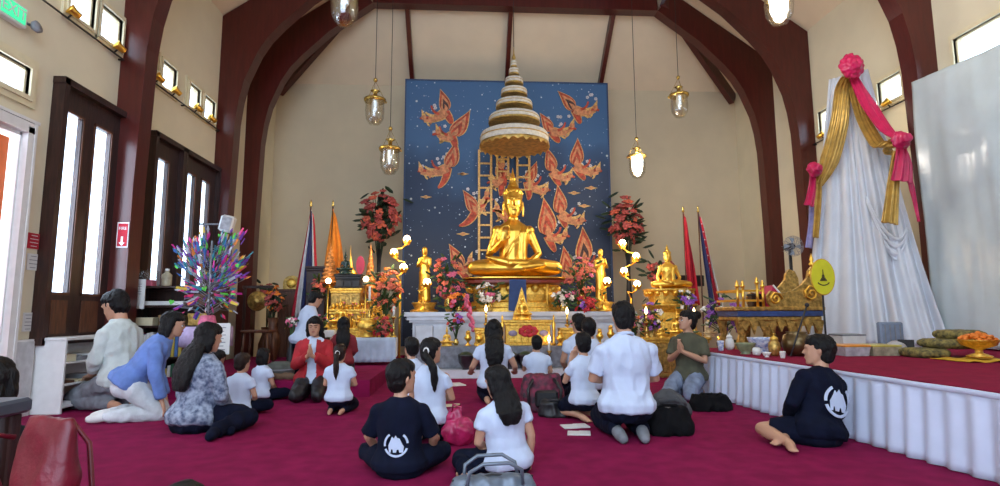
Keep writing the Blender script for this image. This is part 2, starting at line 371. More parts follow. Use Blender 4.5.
for z in (.3, 1.35, 2.3): hd.box((0, .0, z), (.06, .04, .1))
hd.xf(Mz); hd.build('door_handle', m_black, leaf)
area('door_daylight', (XL - .45, 4.9, 1.5), (0, R(-90), 0), 2.6, 1.4, 110, (.72, .82, 1)); area('window_daylight', (XL - .35, 6.4, 2.2), (0, R(-90), 0), 2.2, 1.1, 70, (.72, .82, 1))
# baseboards
b = MB(); b.box((XL + .01, (5.62 + YB) / 2, .06), (.02, YB - 5.62, .12)); struct('baseboard_left', b, m_cream)
b = MB(); b.box(((XL + XR) / 2, YB - .01, .06), (XR - XL - .04, .02, .12)); struct('baseboard_back', b, m_cream)
# low step before the side altar and its carpet
b = MB(); b.box(((XL + .62 - 1.0) / 2 - .25, 8.75, .095), (2.9, 3.9, .19)); o = struct('floor_step', b, m_carpet)
# ================= PEOPLE
def rotv(v, ax, a): return Matrix.Rotation(a, 3, ax) @ V(v)
def hand(mb, w_, d, n_, side, s=1, curl=.5, q=1):
    d = V(d).normalized(); n_ = V(n_); n_ = (n_ - d * n_.dot(d)).normalized(); a = d.cross(n_) * side    # a: thumb side
    M = Matrix((a, d, n_)).transposed(); mb.ell(w_ + d * .045 * s, (.040 * s, .055 * s, .017 * s), 10, 8, M=M)
    for i, (o, L) in enumerate(((.028, .068), (.010, .078), (-.010, .072), (-.028, .055))):
        k = w_ + d * .078 * s + a * o * s; p = [k]; dd = d.copy()
        for j in range(3):
            dd = (dd + n_ * curl * .55).normalized(); p.append(p[-1] + dd * L * s * (.45, .32, .25)[j])
        mb.tube(p, [.0105 * s * q, .0100 * s * q, .0095 * s * q, .0085 * s * q], 6, round_=True)
    k = w_ + d * .02 * s + a * .025 * s; mb.tube([k, k + (a * .8 + d * .7).normalized() * .04 * s, k + (a * .8 + d * .7).normalized() * .04 * s + (d + n_ * .3).normalized() * .03 * s], [.014 * s, .012 * s, .010 * s], 6, round_=True)
def figure(name, label, cat, loc, rz, S=1., leg='seiza', arms=('lap', 'lap'), lean=0, roll=0, twist=0, nod=0, turn=0, headroll=0, hs=1., girth=1., skin=None, voxel=.011,
           shirt=None, sleeve=.45, hem=-.12, pants=None, shorts=None, shoes=None, hair=None, hairm=None, face=False, group=None, extra=None, legroll=0, wr=.012, seed=0, collar=False, buddha=False, jacket=None):
    """joints in adult metres, facing local +y; returns (object, joints)"""
    skin = skin or m_skin; hairm = hairm or m_hair; J = {}
    # ---- legs
    if leg == 'seiza':
        hz = .27; L = {s: [(.09 * s, .0, hz), (.13 * s, .40, .09), (.10 * s, -.02, .075), (.08 * s, -.19, .035)] for s in (-1, 1)}
    elif leg == 'tall':      # kneeling upright
        hz = .52; L = {s: [(.09 * s, .0, hz), (.12 * s, .08, .07), (.10 * s, -.33, .06), (.09 * s, -.48, .05)] for s in (-1, 1)}
    elif leg == 'crawl':
        hz = .38; L = {s: [(.09 * s, .0, hz), (.12 * s, .28, .07), (.11 * s, -.13, .07), (.10 * s, -.28, .05)] for s in (-1, 1)}
    elif leg == 'cross':
        hz = .12; L = {s: [(.09 * s, .0, hz), (.33 * s, .27, .13), (-.10 * s, .30 + .06 * s, .06), (-.24 * s, .33 + .06 * s, .05)] for s in (-1, 1)}
    elif leg == 'lotus':
        hz = .12; L = {s: [(.10 * s, .0, hz), (.42 * s, .20, .10), (-.06 * s, .34, .09 + .045 * (s < 0)), (-.26 * s, .31, .12 + .07 * (s < 0))] for s in (-1, 1)}
    elif leg in ('sideR', 'sideL'):
        k = 1 if leg == 'sideR' else -1; hz = .13
        L = {1: [(.09, 0, hz), (.36 * k - .02, .26, .10), (.42 * k, -.10, .06), (.50 * k, -.22, .04)], -1: [(-.09, 0, hz), (.10 * k, .40, .09), (.30 * k, .06, .06), (.46 * k, .0, .04)]}
        if k < 0: L = {1: [(.09, 0, hz), (-.10, .40, .09), (-.30, .06, .06), (-.46, .0, .04)], -1: [(-.09, 0, hz), (-.36, .26, .10), (-.42, -.10, .06), (-.50, -.22, .04)]}
    elif leg == 'stretch':   # sitting, legs out in front to one side
        hz = .13; L = {s: [(.09 * s, 0, hz), (.12 * s + .12, .42, .13 + .03 * s), (.10 * s + .28, .80, .06), (.10 * s + .32, .93, .10)] for s in (-1, 1)}
    elif leg == 'stand':
        hz = .90; L = {s: [(.09 * s, .0, hz), (.10 * s, .02, .48), (.10 * s, -.01, .07), (.11 * s, .14, .035)] for s in (-1, 1)}
    L = {s: [V(p) * S for p in q] for s, q in L.items()}
    hip = V((0, 0, hz + .0)) * S
    def up_(v):   # upper body vector (adult metres, relative to the hip) -> local
        v = rotv(v, 'Z', twist); v = rotv(v, 'X', -lean); v = rotv(v, 'Y', roll); return hip + v * S
    shz = .388; sh = {s: up_((.158 * s * girth, 0, shz)) for s in (-1, 1)}; nb = up_((0, -.005, .50))
    hd = lambda v: up_(V((0, .01, .53)) + rotv(rotv(rotv(V(v) * hs + V((0, 0, .0)), 'Y', headroll), 'X', -nod), 'Z', -turn))
    hc = hd((0, .015, .12))
    # torso rings
    def torso(g, d0, d1, extra_=0):
        prof = [(-.10, .10, .09, 0), (-.06, .150, .125, 0), (0, .160, .125, -.01), (.10, .140, .105, 0), (.20, .140, .105, .01), (.30, .158, .115, .01), (.38, .163, .108, .005), (.415, .162, .094, 0), (.445, .140, .082, -.003), (.468, .110, .070, -.004), (.487, .080, .062, -.004), (.512, .058, .055, 0), (.58, .050, .052, .008)]
        out = []
        for d, w_, dp, off in prof:
            if d < d0 - .001 or d > d1 + .001: continue
            w_ = (w_ * (girth if d < .5 else 1) + g + extra_ * (d < .05)); dp = (dp * (girth if d < .5 else 1) + g + extra_ * (d < .05))
            out.append([up_((w_ * math.cos(2 * math.pi * j / 16), off + dp * math.sin(2 * math.pi * j / 16), d)) for j in range(16)])
        return out
    # arms
    A = {}
    for s, a in zip((-1, 1), arms):
        q = {'lap': ((.22, .04, .17), (.10, .24, .05), (-.3 * s, 1, -.1), (0, 0, -1)), 'pray': ((.205, .07, .17), (.022, .27, .29), (-.1 * s, .25, 1), (-s, 0, 0)),
             'down': ((.20, -.03, .16), (.22, .05, -.08), (0, .3, -1), (-s, 0, 0)), 'out': ((.25, .05, .19), (.30, .28, .10), (0, 1, -.2), (0, 0, -1)),
             'chin': ((.19, .14, .19), (.05, .22, .42), (-.3 * s, .0, 1), (0, -1, 0)), 'floor': ((.20, .06, .17), (.19, .16, -.08), (0, .4, -1), (0, -1, 0)),
             'knee': ((.24, .06, .18), (.24, .28, .02), (0, 1, -.3), (0, 0, -1)), 'fold': ((.22, .07, .17), (.06, .23, .16), (-s, .3, .1), (0, -1, 0)),
             'teach': ((.24, .02, .13), (.13, .17, .27), (-.3 * s, .10, 1), (0, 1, 0)), 'touch': ((.235, .01, .15), (.28, .23, -.02), (.1 * s, .75, -.65), (0, -.5, -.8)), 'lapin': ((.25, .02, .14), (.11, .20, -.01), (-1.0 * s, .25, -.05), (0, .2, 1))}
        if isinstance(a, str): a = q[a]
        e, w_, d, n_ = a
        e = up_((e[0] * s * girth, e[1], e[2])); w_ = up_((w_[0] * s, w_[1], w_[2])); dd = up_(d) - hip; nn = up_(n_) - hip
        A[s] = (sh[s], e, w_, dd, nn)
    ag = 1 + (girth - 1) * .5
    b = MB(); b.loft(torso(0, -.11, .6))
    for s in (-1, 1):
        s_, e, w_, dd, nn = A[s]; b.ell(s_, .058 * S * girth); b.tube([up_((.08 * s, 0, .40)), s_, s_.lerp(e, .5), e, e.lerp(w_, .35), w_], [.05 * S, .052 * S * ag, .046 * S * ag, .038 * S * ag, .039 * S * ag, .026 * S], 10, round_=True)
        hand(b, w_, dd, nn, s if False else (1 if (dd.cross(nn)).dot(up_((0, 0, 1)) - hip + (up_((-.6 * s, 0, 0)) - hip)) > 0 else -1), S * (1 if hs <= 1.05 else 1.05), .12 if a in ('pray',) else .35, q=1.0 + .35 * (voxel > .009) )
        h_, k, an, to = L[s]; lg = 1.28 if leg == 'lotus' else 1; b.tube([h_, h_.lerp(k, .5), k], [.088 * S * ag * lg, .075 * S * ag * lg, .058 * S * lg], 12, round_=True); b.tube([k, k.lerp(an, .3), an], [.056 * S * lg, .056 * S * ag * lg, .036 * S * lg], 12, round_=True)
        b.tube([an, an.lerp(to, .6), to], [.038 * S, .040 * S, .028 * S], 10, round_=True)
        if voxel < .02 and not pants or leg == 'lotus':
            td = (to - an).normalized(); sd = td.cross(V((0, 0, 1)))
            sd = sd.normalized() if sd.length > .1 else V((1, 0, 0))
            for i in range(5): b.tube([to + sd * (i - 2) * .014 * S, to + sd * (i - 2) * .016 * S + td * (.045 - .005 * abs(i - 1)) * S], [.011 * S, .009 * S], 6, round_=True)
    # head: skull, jaw, nose, ears
    def hrings(g=0):
        pr = [(-.115, .030, .030, .055), (-.105, .045, .045, .045), (-.08, .058, .066, .026), (-.045, .068, .082, .012), (0, .074, .092, 0), (.04, .076, .096, -.006), (.08, .066, .084, -.008), (.105, .045, .06, -.006), (.118, .018, .024, -.005)]
        return [[hd(((w_ + g) * math.cos(2 * math.pi * j / 16), .015 + off + (dp + g) * math.sin(2 * math.pi * j / 16), .12 + z)) for j in range(16)] for z, w_, dp, off in pr]
    b.loft(hrings())
    b.tube([hd((0, .105, .135)), hd((0, .122, .100)), hd((0, .100, .092))], [.007 * S * hs, .0145 * S * hs, .010 * S * hs], 8, round_=True)
    b.ell(hd((0, .090, .025)), (.022 * S * hs, .018 * S * hs, .016 * S * hs)); b.ell(hd((0, .104, .062)), (.020 * S * hs, .010 * S * hs, .009 * S * hs))
    for s in (-1, 1):
        b.ell(hd((.077 * s, .0, .112)), (.011 * S * hs, .018 * S * hs, .030 * S * hs)); b.ell(hd((.035 * s, .075, .085)), (.022 * S * hs, .022 * S * hs, .022 * S * hs)); b.tube([hd((-.0 + .012 * s, .110, .148)), hd((.045 * s, .098, .150))], [.008 * S * hs] * 2, 6, round_=True)
        if buddha: b.tube([hd((.079 * s, .0, .13)), hd((.084 * s, .0, .08)), hd((.080 * s, .004, .02))], [.013 * S, .012 * S, .015 * S], 8, round_=True)
    if buddha and extra: extra(b, up_, hd, S)
    body = mobj(name, remesh(b, voxel, 2), skin); body.location = loc; body.rotation_euler = (0, 0, rz); tag(body, label, cat, group)
    J.update(up=up_, hd=hd, A=A, L=L, hip=hip, S=S, body=body)
    if shirt:
        b = MB(); b.loft(torso(.018, -.06 if hem < -.05 else 0, .512, .030))
        if hem < -.09: b.ell(hip + V((0, -.005, -.02 * S)), (.200 * S * girth, .165 * S * girth, .075 * S))
        for s in (-1, 1):
            s_, e, w_, dd, nn = A[s]; b.ell(s_, .060 * S * girth)
            if sleeve <= 1: end = s_.lerp(e, max(sleeve, .3)); p = [up_((.08 * s, 0, .405)), s_, end]; r = [.05 * S, .060 * S * ag, .066 * S * ag]
            else: end = e.lerp(w_, sleeve - 1); p = [up_((.08 * s, 0, .405)), s_, s_.lerp(e, .5), e, end]; r = [.05 * S, .060 * S * ag, .058 * S * ag, .054 * S, .045 * S]
            b.tube(p, r, 12)
        mobj('shirt', remesh(b, voxel, 3, wr * S, seed), shirt, body)
        if collar: b = MB(); b.tube([up_((.062 * math.cos(a_), -.002 + .060 * math.sin(a_), .515 - .018 * math.sin(a_))) for a_ in [math.pi * .62 + i * math.pi * 1.76 / 10 for i in range(11)]], .014 * S, 8); mobj('collar', remesh(b, voxel * .8, 1), shirt, body)
    if pants or shorts:
        b = MB(); m = pants or shorts; b.loft(torso(.004, -.11, .0, .002)); b.ell(hip + V((0, -.01 * S, -.06 * S)), (.175 * S * girth, .14 * S * girth, .10 * S))
        for s in (-1, 1):
            h_, k, an, to = L[s]; b.tube([h_ - V((0, 0, .03 * S)), h_.lerp(k, .5), k if pants else h_.lerp(k, .8)], [.100 * S * ag, .093 * S * ag, .078 * S if pants else .088 * S], 12, round_=bool(pants))
            if pants: b.tube([k, k.lerp(an, .4), an], [.076 * S, .072 * S, .055 * S], 12, round_=True)
        mobj('trousers' if pants else 'shorts', remesh(b, voxel, 3, wr * S, seed + 5), m, body)
    if shoes and pants:
        b = MB()
        for s in (-1, 1): h_, k, an, to = L[s]; b.tube([an, an.lerp(to, .6), to], [.046 * S, .048 * S, .038 * S], 10, round_=True)
        mobj('socks', remesh(b, voxel, 2), shoes, body)
    if hair:
        b = MB(); hm = (.075 + .018, .098 + .012, .125 + .012); hz_ = .12
        def sph(c, r): b.loft([[hd((c[0] + math.cos(math.pi * (i / 8 - .5)) * math.cos(2 * math.pi * j / 12) * r[0], c[1] + math.cos(math.pi * (i / 8 - .5)) * math.sin(2 * math.pi * j / 12) * r[1], c[2] + math.sin(math.pi * (i / 8 - .5)) * r[2])) for j in range(12)] for i in [.15, 1, 2, 3, 4, 5, 6, 7, 7.85]])
        sph((0, -.020, .150), (.088, .098, .102)); sph((0, .018, .185), (.080, .088, .065)); sph((0, -.040, .09), (.078, .062, .075))
        if hair in ('long', 'bob', 'longlow'):
            sph((0, -.045, .07), (.092, .062, .11))
            for s in (-1, 1): b.tube([hd((.078 * s, .0, .17)), hd((.086 * s, -.005, .08)), hd((.082 * s, -.01, .0))], [.028 * S * hs, .030 * S * hs, .020 * S * hs], 8, round_=True)
        if hair in ('long', 'longlow'):
            n_ = .25 if hair == 'long' else .13; rg = []
            for z, w_, dp, y in ((.06, .092, .060, -.05), (-.02, .112, .056, -.070), (-.10, .125, .050, -.105), (-.02 - n_ * .6, .120, .040, -.13), (-.02 - n_, .100, .032, -.135), (-.08 - n_, .07, .022, -.135)):
                p0 = hd((0, y, .06)).lerp(up_((0, y - .03, .53 + z)), min(1, max(0, (.08 - z) / .14))) if z < .06 else hd((0, y, z)); ax = (up_((1, 0, 0)) - hip).normalized(); ay = (up_((0, 1, 0)) - hip).normalized()
                rg.append([p0 + ax * w_ * S * math.cos(2 * math.pi * j / 12) + ay * dp * S * math.sin(2 * math.pi * j / 12) for j in range(12)])
            b.loft(rg)
        if hair in ('pony', 'ponyside'):
            sx = .0 if hair == 'pony' else .05; zz = .13
            p0 = hd((sx, -.105, zz)); p1 = hd((sx * 1.4, -.150, zz - .03)); p2 = up_((sx * 1.6, -.165, .50)); p3 = up_((sx * 1.8, -.155, .36)); p4 = up_((sx * 1.8, -.150, .27))
            b.tube([p0, p1, p2, p3, p4], [.022 * S, .034 * S, .044 * S, .034 * S, .010 * S], 10, round_=True)
        if hair == 'bun': sph((0, -.11, .20), (.055, .050, .050))
        me = remesh(b, voxel * .9, 2, .007 * S, seed + 9, 30.); ho = mobj('hair', me, hairm, body)
        if hair in ('pony', 'ponyside'):
            c = MB(); c.tube([hd((sx + .03 * math.cos(a_), -.112, zz + .0 + .03 * math.sin(a_))) for a_ in [i * math.pi / 4 for i in range(9)]], .009 * S, 6); c.build('hair_tie', m_white, ho)
    if face:
        l_ = MB(); mb_ = m_oldgold if buddha else m_hair; SS = S; S = S * hs
        for s in (-1, 1):
            c = MB(); d_ = MB()
            if face == 'closed': c.tube([hd((.018 * s, .1085, .118)), hd((.032 * s, .1075, .114)), hd((.046 * s, .098, .118))], .0030 * S, 6, mi=1)
            else: c.ell(hd((.032 * s, .098, .118)), (.013 * S, .010 * S, .0075 * S)); c.ell(hd((.032 * s, .1065, .118)), (.0055 * S, .004 * S, .006 * S), mi=1); c.tube([hd((.018 * s, .107, .122)), hd((.032 * s, .1085, .127)), hd((.047 * s, .098, .121))], .0026 * S, 6, mi=1)
            d_.tube([hd((.014 * s, .114, .143)), hd((.032 * s, .113, .150)), hd((.052 * s, .097, .146))], .0042 * S, 6)
            c.build('eye', [m_white, mb_], body); d_.build('eyebrow', mb_, body)
        l_.tube([hd((-.024, .101, .060)), hd((-.008, .114, .064)), hd((.008, .114, .064)), hd((.024, .101, .060))], [.003 * S, .0058 * S, .0058 * S, .003 * S], 6, round_=True)
        l_.build('lips', m_gold if buddha else mat('lips', (.35, .08, .07), .5), body)
    S = J['S']
    if jacket:
        b = MB(); b.loft(torso(.034, -.06, .49, .05)); b.ell(hip + V((0, -.01 * S, -.03 * S)), (.23 * S, .19 * S, .10 * S))
        for s in (-1, 1):
            s_, e, w_, dd, nn = A[s]; b.ell(s_, .076 * S); b.tube([up_((.10 * s, 0, .40)), s_, s_.lerp(e, .5), e, e.lerp(w_, .85)], [.07 * S, .074 * S, .075 * S, .07 * S, .055 * S], 12)
        me = remesh(b, voxel, 2, wr * S, seed + 3); import bmesh; bm = bmesh.new(); bm.from_mesh(me); inv = hip
        dl = [v for v in bm.verts if abs(v.co.x) < (.045 + .05 * max(0, .3 - (v.co.z - hip.z) / S)) * S and v.co.y > .03 * S]
        bmesh.ops.delete(bm, geom=dl, context='VERTS'); bmesh.ops.solidify(bm, geom=bm.faces[:], thickness=.006); bm.to_mesh(me); bm.free(); mobj('cardigan', me, jacket, body)
    return J
def base(px, pyb, z=0): return PZ(px, pyb, z)
HG = {'seiza': .27 + .53 + .24, 'tall': 1.29, 'cross': .12 + .77, 'sideR': .90, 'sideL': .90, 'stretch': .90, 'stand': 1.67, 'crawl': 1.19}
def person(label, px, yb, yt, leg, rz=0, z=0, back=.17, **k):
    """px,yb: where the seat/feet meet the floor; yt: top of the head; gives size and place"""
    g = base(px, yb, z); y = g.y + back * .7; p = PY(px, (yb + yt) / 2, y); top = PY(px, yt, y).z
    S = k.pop('S', None) or (top - z) / (HG[leg] + (k.get('hs', 1) - 1) * .2)
    return figure('person', label, 'person', (p.x, y, z), rz, S, leg, **k)
def emblem(J, x=0, z=.22, s=1.):   # white animal-head print with a broken ring on the shirt back
    up_ = J['up']; S = J['S']; b = MB(); G = 1
    def P(u, v, d=.0):
        u *= s; v *= s
        yy = -.156 + .03 * min(1, (u / .16) ** 2); return up_((x + u, yy - d, z + v))
    def flat(poly):
        n = len(poly); a = [P(u, v, .0) for u, v in poly]; c = [P(u, v, .008) for u, v in poly]
        b.add(a + c, [list(range(n)), [n + i for i in range(n)][::-1]] + [[i, n + i, n + (i + 1) % n, (i + 1) % n] for i in range(n)])
    flat([(u * 1.25, v * 1.25) for u, v in [(-.045, -.05), (-.05, -.005), (-.034, .03), (-.028, .048), (-.016, .036), (-.004, .056), (.006, .040), (.022, .036), (.036, .01), (.05, -.015), (.045, -.05), (.022, -.05), (.018, -.032), (.005, -.032), (.001, -.05), (-.018, -.05), (-.022, -.030), (-.032, -.030), (-.034, -.05)]])
    for a0, a1 in ((-2.75, -.35), (.1, .9), (2.2, 3.3)):
        n = 12; ring = [(a0 + (a1 - a0) * i / n) for i in range(n + 1)]
        for i in range(n):
            q = [(r_ * math.cos(t_), r_ * math.sin(t_)) for r_, t_ in ((.084, ring[i]), (.100, ring[i]), (.100, ring[i + 1]), (.084, ring[i + 1]))]
            flat([(u, v - .0) for u, v in q])
    b.build('emblem', m_shirt, J['body'])
m_green = mat('olive_shirt', (.075, .075, .045), .85, var=.15, bump=.3)
m_jeans = mat('pale_jeans', (.20, .25, .36), .85, var=.3, scale=8, bump=.4, bscale=120)
m_jeansw = mat('washed_jeans', (.58, .62, .64), .85, var=.2, scale=8, bump=.4, bscale=120)
m_blue = mat('blue_sweater', (.13, .22, .52), .9, var=.12, bump=.3, bscale=60)
m_floral = mat('floral_blouse', (.055, .075, .14), .85, scale=26, col2=(.33, .38, .48), bump=.2)
m_pale = mat('pale_green_shirt', (.52, .58, .56), .85, var=.08, bump=.3)
m_greyp = mat('grey_pants', (.17, .18, .20), .85, var=.2)
person('person in a pale green shirt kneeling before the low white shelf, looking down', 122, 412, 289, 'seiza', R(62), hair='short', shirt=m_pale, sleeve=1.6, pants=m_greyp, nod=.35, turn=-.2, lean=.10, arms=('lap', 'lap'), seed=1, hs=1.05, girth=.85)
person('person in a blue sweater and pale trousers kneeling and leaning forward beside the bookshelf', 130, 419, 313, 'crawl', R(-68), S=.93, lean=.62, nod=-.45, hair='bob', shirt=m_blue, sleeve=1.9, pants=m_jeansw, shoes=m_white, arms=(((.2, .14, .20), (.17, .36, .02), (0, .8, -.6), (0, -.6, -.8)),) * 2, hem=-.06, seed=2, face='open', back=-.1)
person('person with long hair in a blue-grey floral blouse seated on the carpet, turned away', 196, 434, 323, 'sideR', R(-30), hair='long', shirt=m_floral, sleeve=1.7, pants=m_navy, shoes=m_navy, lean=.10, nod=.1, seed=3, arms=('lap', 'lap'), turn=.2, hem=-.12, girth=1.15)
kids = 'children kneeling in white shirts'
person('small child in a white shirt half hidden beside the person in the floral blouse', 214, 405, 363, 'cross', R(-25), hair='short', shirt=m_shirt, pants=m_navy, hs=1.2, seed=4, nod=.3, S=.60, skin=m_skin2)
person('short-haired child in a white shirt seated cross-legged, nearest of the children at left', 240, 416, 354, 'cross', R(-20), hair='short', shirt=m_shirt, pants=m_navy, hs=1.2, seed=5, nod=.1, hairm=m_hairb, back=.1, girth=1.15)
person('dark-haired child in a white shirt seated behind the short-haired child on the left', 262, 402, 349, 'cross', R(-30), hair='bob', shirt=m_shirt, pants=m_navy, hs=1.15, seed=6, girth=1.1)
person('person in a white shirt and navy trousers bent forward before the side altar', 302, 377, 298, 'tall', R(-50), z=.19, hair='short', shirt=m_shirt, pants=m_navy, lean=.25, S=.84, nod=.2, seed=7, sleeve=.6, back=.6)
person('person in a red cardigan with hands pressed together, facing the room', 314, 398, 317, 'seiza', R(184), hair='longlow', shirt=m_shirt, pants=m_black, hs=1.0, seed=8, arms=('pray', 'pray'), sleeve=.4, face='closed', nod=.1, voxel=.009, back=-.05, jacket=m_redc)
person('person with long dark hair in a maroon top seated behind the ponytailed girl', 343, 377, 317, 'seiza', R(10), z=.19, hair='long', shirt=m_maroonc, sleeve=1.7, pants=m_black, seed=9)
person('child with a brown ponytail and white shirt kneeling near the red cardigan', 339, 416, 345, 'seiza', R(-6), hair='pony', hairm=m_hairb, shirt=m_shirt, pants=m_navy, hs=1.12, seed=10, arms=('fold', 'fold'), girth=1.1)
j = person('child in a navy shirt with a white emblem, seated cross-legged near the camera', 400, 481, 361, 'cross', R(-4), hair='short', shirt=m_navy, sleeve=.9, pants=m_navy, hs=1.18, seed=11, arms=('knee', 'knee'), turn=.75, girth=1.15, voxel=.009, hem=-.12, wr=.010)
emblem(j, z=.16, s=1)
person('child with a ponytail and white shirt kneeling just behind the navy-shirted child', 430, 446, 339, 'seiza', R(-12), hair='ponyside', shirt=m_shirt, pants=m_navy, hs=1.1, seed=12, arms=('fold', 'fold'), turn=.5, voxel=.009)
person('dark-haired child in a pale shirt mostly hidden behind the ponytailed child in the centre', 411, 420, 338, 'seiza', R(8), hair='short', shirt=m_shirt, pants=m_navy, hs=1.1, seed=13, turn=-.4)
person('child with long loose hair and white shirt kneeling before the gold offering table', 494, 405, 320, 'seiza', R(0), hair='long', shirt=m_shirt, pants=m_navy, hs=1.05, seed=14, arms=('out', 'out'), girth=1.08, nod=.2, voxel=.010)
person('child with long hair and white shirt seated behind the silver handbag', 508, 479, 366, 'sideL', R(18), hair='longlow', shirt=m_shirt, pants=m_navy, hs=1.15, seed=15, arms=('lap', 'down'), turn=-.45, nod=.2, voxel=.009, roll=-.10, girth=1.15)
person('short-haired child in a white shirt kneeling close to the gold offering table', 537, 399, 336, 'seiza', R(0), hair='short', shirt=m_shirt, pants=m_navy, hs=1.12, seed=16, girth=1.15, arms=('chin', 'lap'))
person('dark-haired person in a white shirt, farthest of three beside the polo shirt', 580, 398, 314, 'seiza', R(10), hair='short', shirt=m_shirt, pants=m_navy, seed=17, turn=-.2)
person('person in a white shirt in the middle of the three heads beside the polo shirt', 590, 408, 318, 'seiza', R(6), hair='short', shirt=m_shirt, pants=m_navy, seed=18, turn=.3)
person('child in a white shirt and dark shorts kneeling with hands raised to the face', 584, 423, 333, 'seiza', R(22), hair='short', shirt=m_shirt, shorts=m_navy, seed=19, arms=('chin', 'chin'), hs=1.1, turn=.2, voxel=.010)
person('young man in a white polo shirt kneeling with his back to the camera', 626, 443, 302, 'seiza', R(-2), hair='short', shirt=m_shirt, sleeve=.75, pants=m_navy, shoes=m_greyp, seed=20, arms=('fold', 'fold'), girth=1.12, voxel=.009, nod=.18, collar=True, hem=-.12, back=.22)
person('person in an olive shirt and pale jeans kneeling in prayer beside the dais', 689, 396, 311, 'seiza', R(138), hair='bun', shirt=m_green, sleeve=.7, pants=m_jeans, seed=21, arms=('pray', 'pray'), face='open', voxel=.009, girth=1.05, back=-.1, nod=-.1, turn=.75)
j = person('person in a navy sweatshirt with a white emblem seated against the dais', 816, 448, 334, 'sideL', R(14), hair='short', shirt=m_navy, sleeve=1.8, shorts=m_navy, seed=22, arms=('lap', 'knee'), voxel=.009, girth=1.16, turn=-.7, nod=.1, hem=-.12, roll=.25, lean=.08, hs=1.1, headroll=-.12)
emblem(j, x=.03, z=.24, s=1.35)

p_ = PY(-8, 352, 2.5); figure('person', 'dark-haired person seated at the very left edge of the room view', 'person', (p_.x, 2.5, 0), R(10), .87, 'cross', hair='bob', shirt=m_blackcloth, pants=m_black, seed=30)
p_ = PY(181, 477, 1.4); figure('person', 'person of whom only the black hair shows at the bottom edge', 'person', (p_.x, 1.4, 0), 0, .63, 'cross', hair='short', shirt=m_shirt, pants=m_navy, seed=31)
# ================= ALTAR WALL
rnd = random.Random(4)
# ---------------- mural panel
def mural_mat():
    m = mat('mural_blue', (.020, .055, .16), .55, var=.2); nt = m.node_tree; b = nt.nodes['Principled BSDF']
    tc = nt.nodes.new('ShaderNodeTexCoord'); sp = nt.nodes.new('ShaderNodeSeparateXYZ'); nt.links.new(tc.outputs['Generated'], sp.inputs[0])
    n = nt.nodes.new('ShaderNodeTexNoise'); n.inputs['Scale'].default_value = 2.2; n.inputs['Detail'].default_value = 3; nt.links.new(tc.outputs['Generated'], n.inputs[0])
    ad = nt.nodes.new('ShaderNodeMath'); ad.operation = 'MULTIPLY_ADD'; ad.inputs[1].default_value = .55; nt.links.new(n.outputs[0], ad.inputs[0]); nt.links.new(sp.outputs[2], ad.inputs[2])
    r = nt.nodes.new('ShaderNodeValToRGB'); e = r.color_ramp.elements; e[0].position = .55; e[0].color = (.003, .013, .042, 1); e[1].position = 1.0
    x = r.color_ramp.elements.new(.84); x.color = (.006, .026, .078, 1); e[-1].position = 1.0; e[-1].color = (.040, .115, .25, 1); nt.links.new(ad.outputs[0], r.inputs[0])
    mul = nt.nodes.new('ShaderNodeMapping'); mul.inputs['Scale'].default_value = (1, 0, 1); nt.links.new(tc.outputs['Object'], mul.inputs[0])
    prev = r.outputs[0]
    for sc, th, c in ((8., .085, (.62, .66, .72, 1)), (4.2, .06, (.6, .62, .6, 1)), (14, .09, (.30, .40, .55, 1))):
        v = nt.nodes.new('ShaderNodeTexVoronoi'); v.inputs['Scale'].default_value = sc; nt.links.new(mul.outputs[0], v.inputs['Vector'])
        g = nt.nodes.new('ShaderNodeMapRange'); g.inputs[1].default_value = th; g.inputs[2].default_value = th + .06; g.inputs[3].default_value = 1; g.inputs[4].default_value = 0; nt.links.new(v.outputs['Distance'], g.inputs[0])
        s2 = nt.nodes.new('ShaderNodeSeparateColor'); nt.links.new(v.outputs['Color'], s2.inputs[0]); gt = nt.nodes.new('ShaderNodeMath'); gt.operation = 'GREATER_THAN'; gt.inputs[1].default_value = .55; nt.links.new(s2.outputs[0], gt.inputs[0])
        k_ = nt.nodes.new('ShaderNodeMath'); k_.operation = 'MULTIPLY'; nt.links.new(g.outputs[0], k_.inputs[0]); nt.links.new(gt.outputs[0], k_.inputs[1])
        mx = nt.nodes.new('ShaderNodeMix'); mx.data_type = 'RGBA'; mx.inputs['B'].default_value = c; nt.links.new(k_.outputs[0], mx.inputs['Factor']); nt.links.new(prev, mx.inputs['A']); prev = mx.outputs['Result']
    nt.links.new(prev, b.inputs['Base Color']); return m
YP = 11.6; pl, pr_ = PY(406, 80, YP).x + .0, PY(607, 84, YP).x; ptop = 5.84
mural = root('mural_panel', 'tall dark blue painted panel with flying red and gold angels behind the seated statue', 'painting', ((pl + pr_) / 2, YP, .3))
b = MB(); b.box((0, .04, (ptop - .3) / 2), (pr_ - pl, .06, ptop - .3)); b.build('panel', mural_mat(), mural)
b = MB()
for x in (-(pr_ - pl) / 2, (pr_ - pl) / 2): b.box((x, .04, (ptop - .3) / 2), (.03, .09, ptop - .3))
b.box((0, .04, ptop - .3), (pr_ - pl + .03, .09, .03)); b.build('frame', mat('mural_edge', (.02, .05, .13), .5), mural)
m_mred = mat('mural_red', (.42, .055, .02), .6, var=.45, scale=16); m_mor = mat('mural_flesh', (.55, .22, .09), .6, var=.3, scale=20); m_mdark = mat('mural_dark', (.05, .02, .02), .6, var=.4)
m_mgold = mat('mural_gold', (.62, .38, .12), .5, .2, var=.3, scale=30); m_mwhite = mat('mural_white', (.6, .58, .58), .6, var=.15)
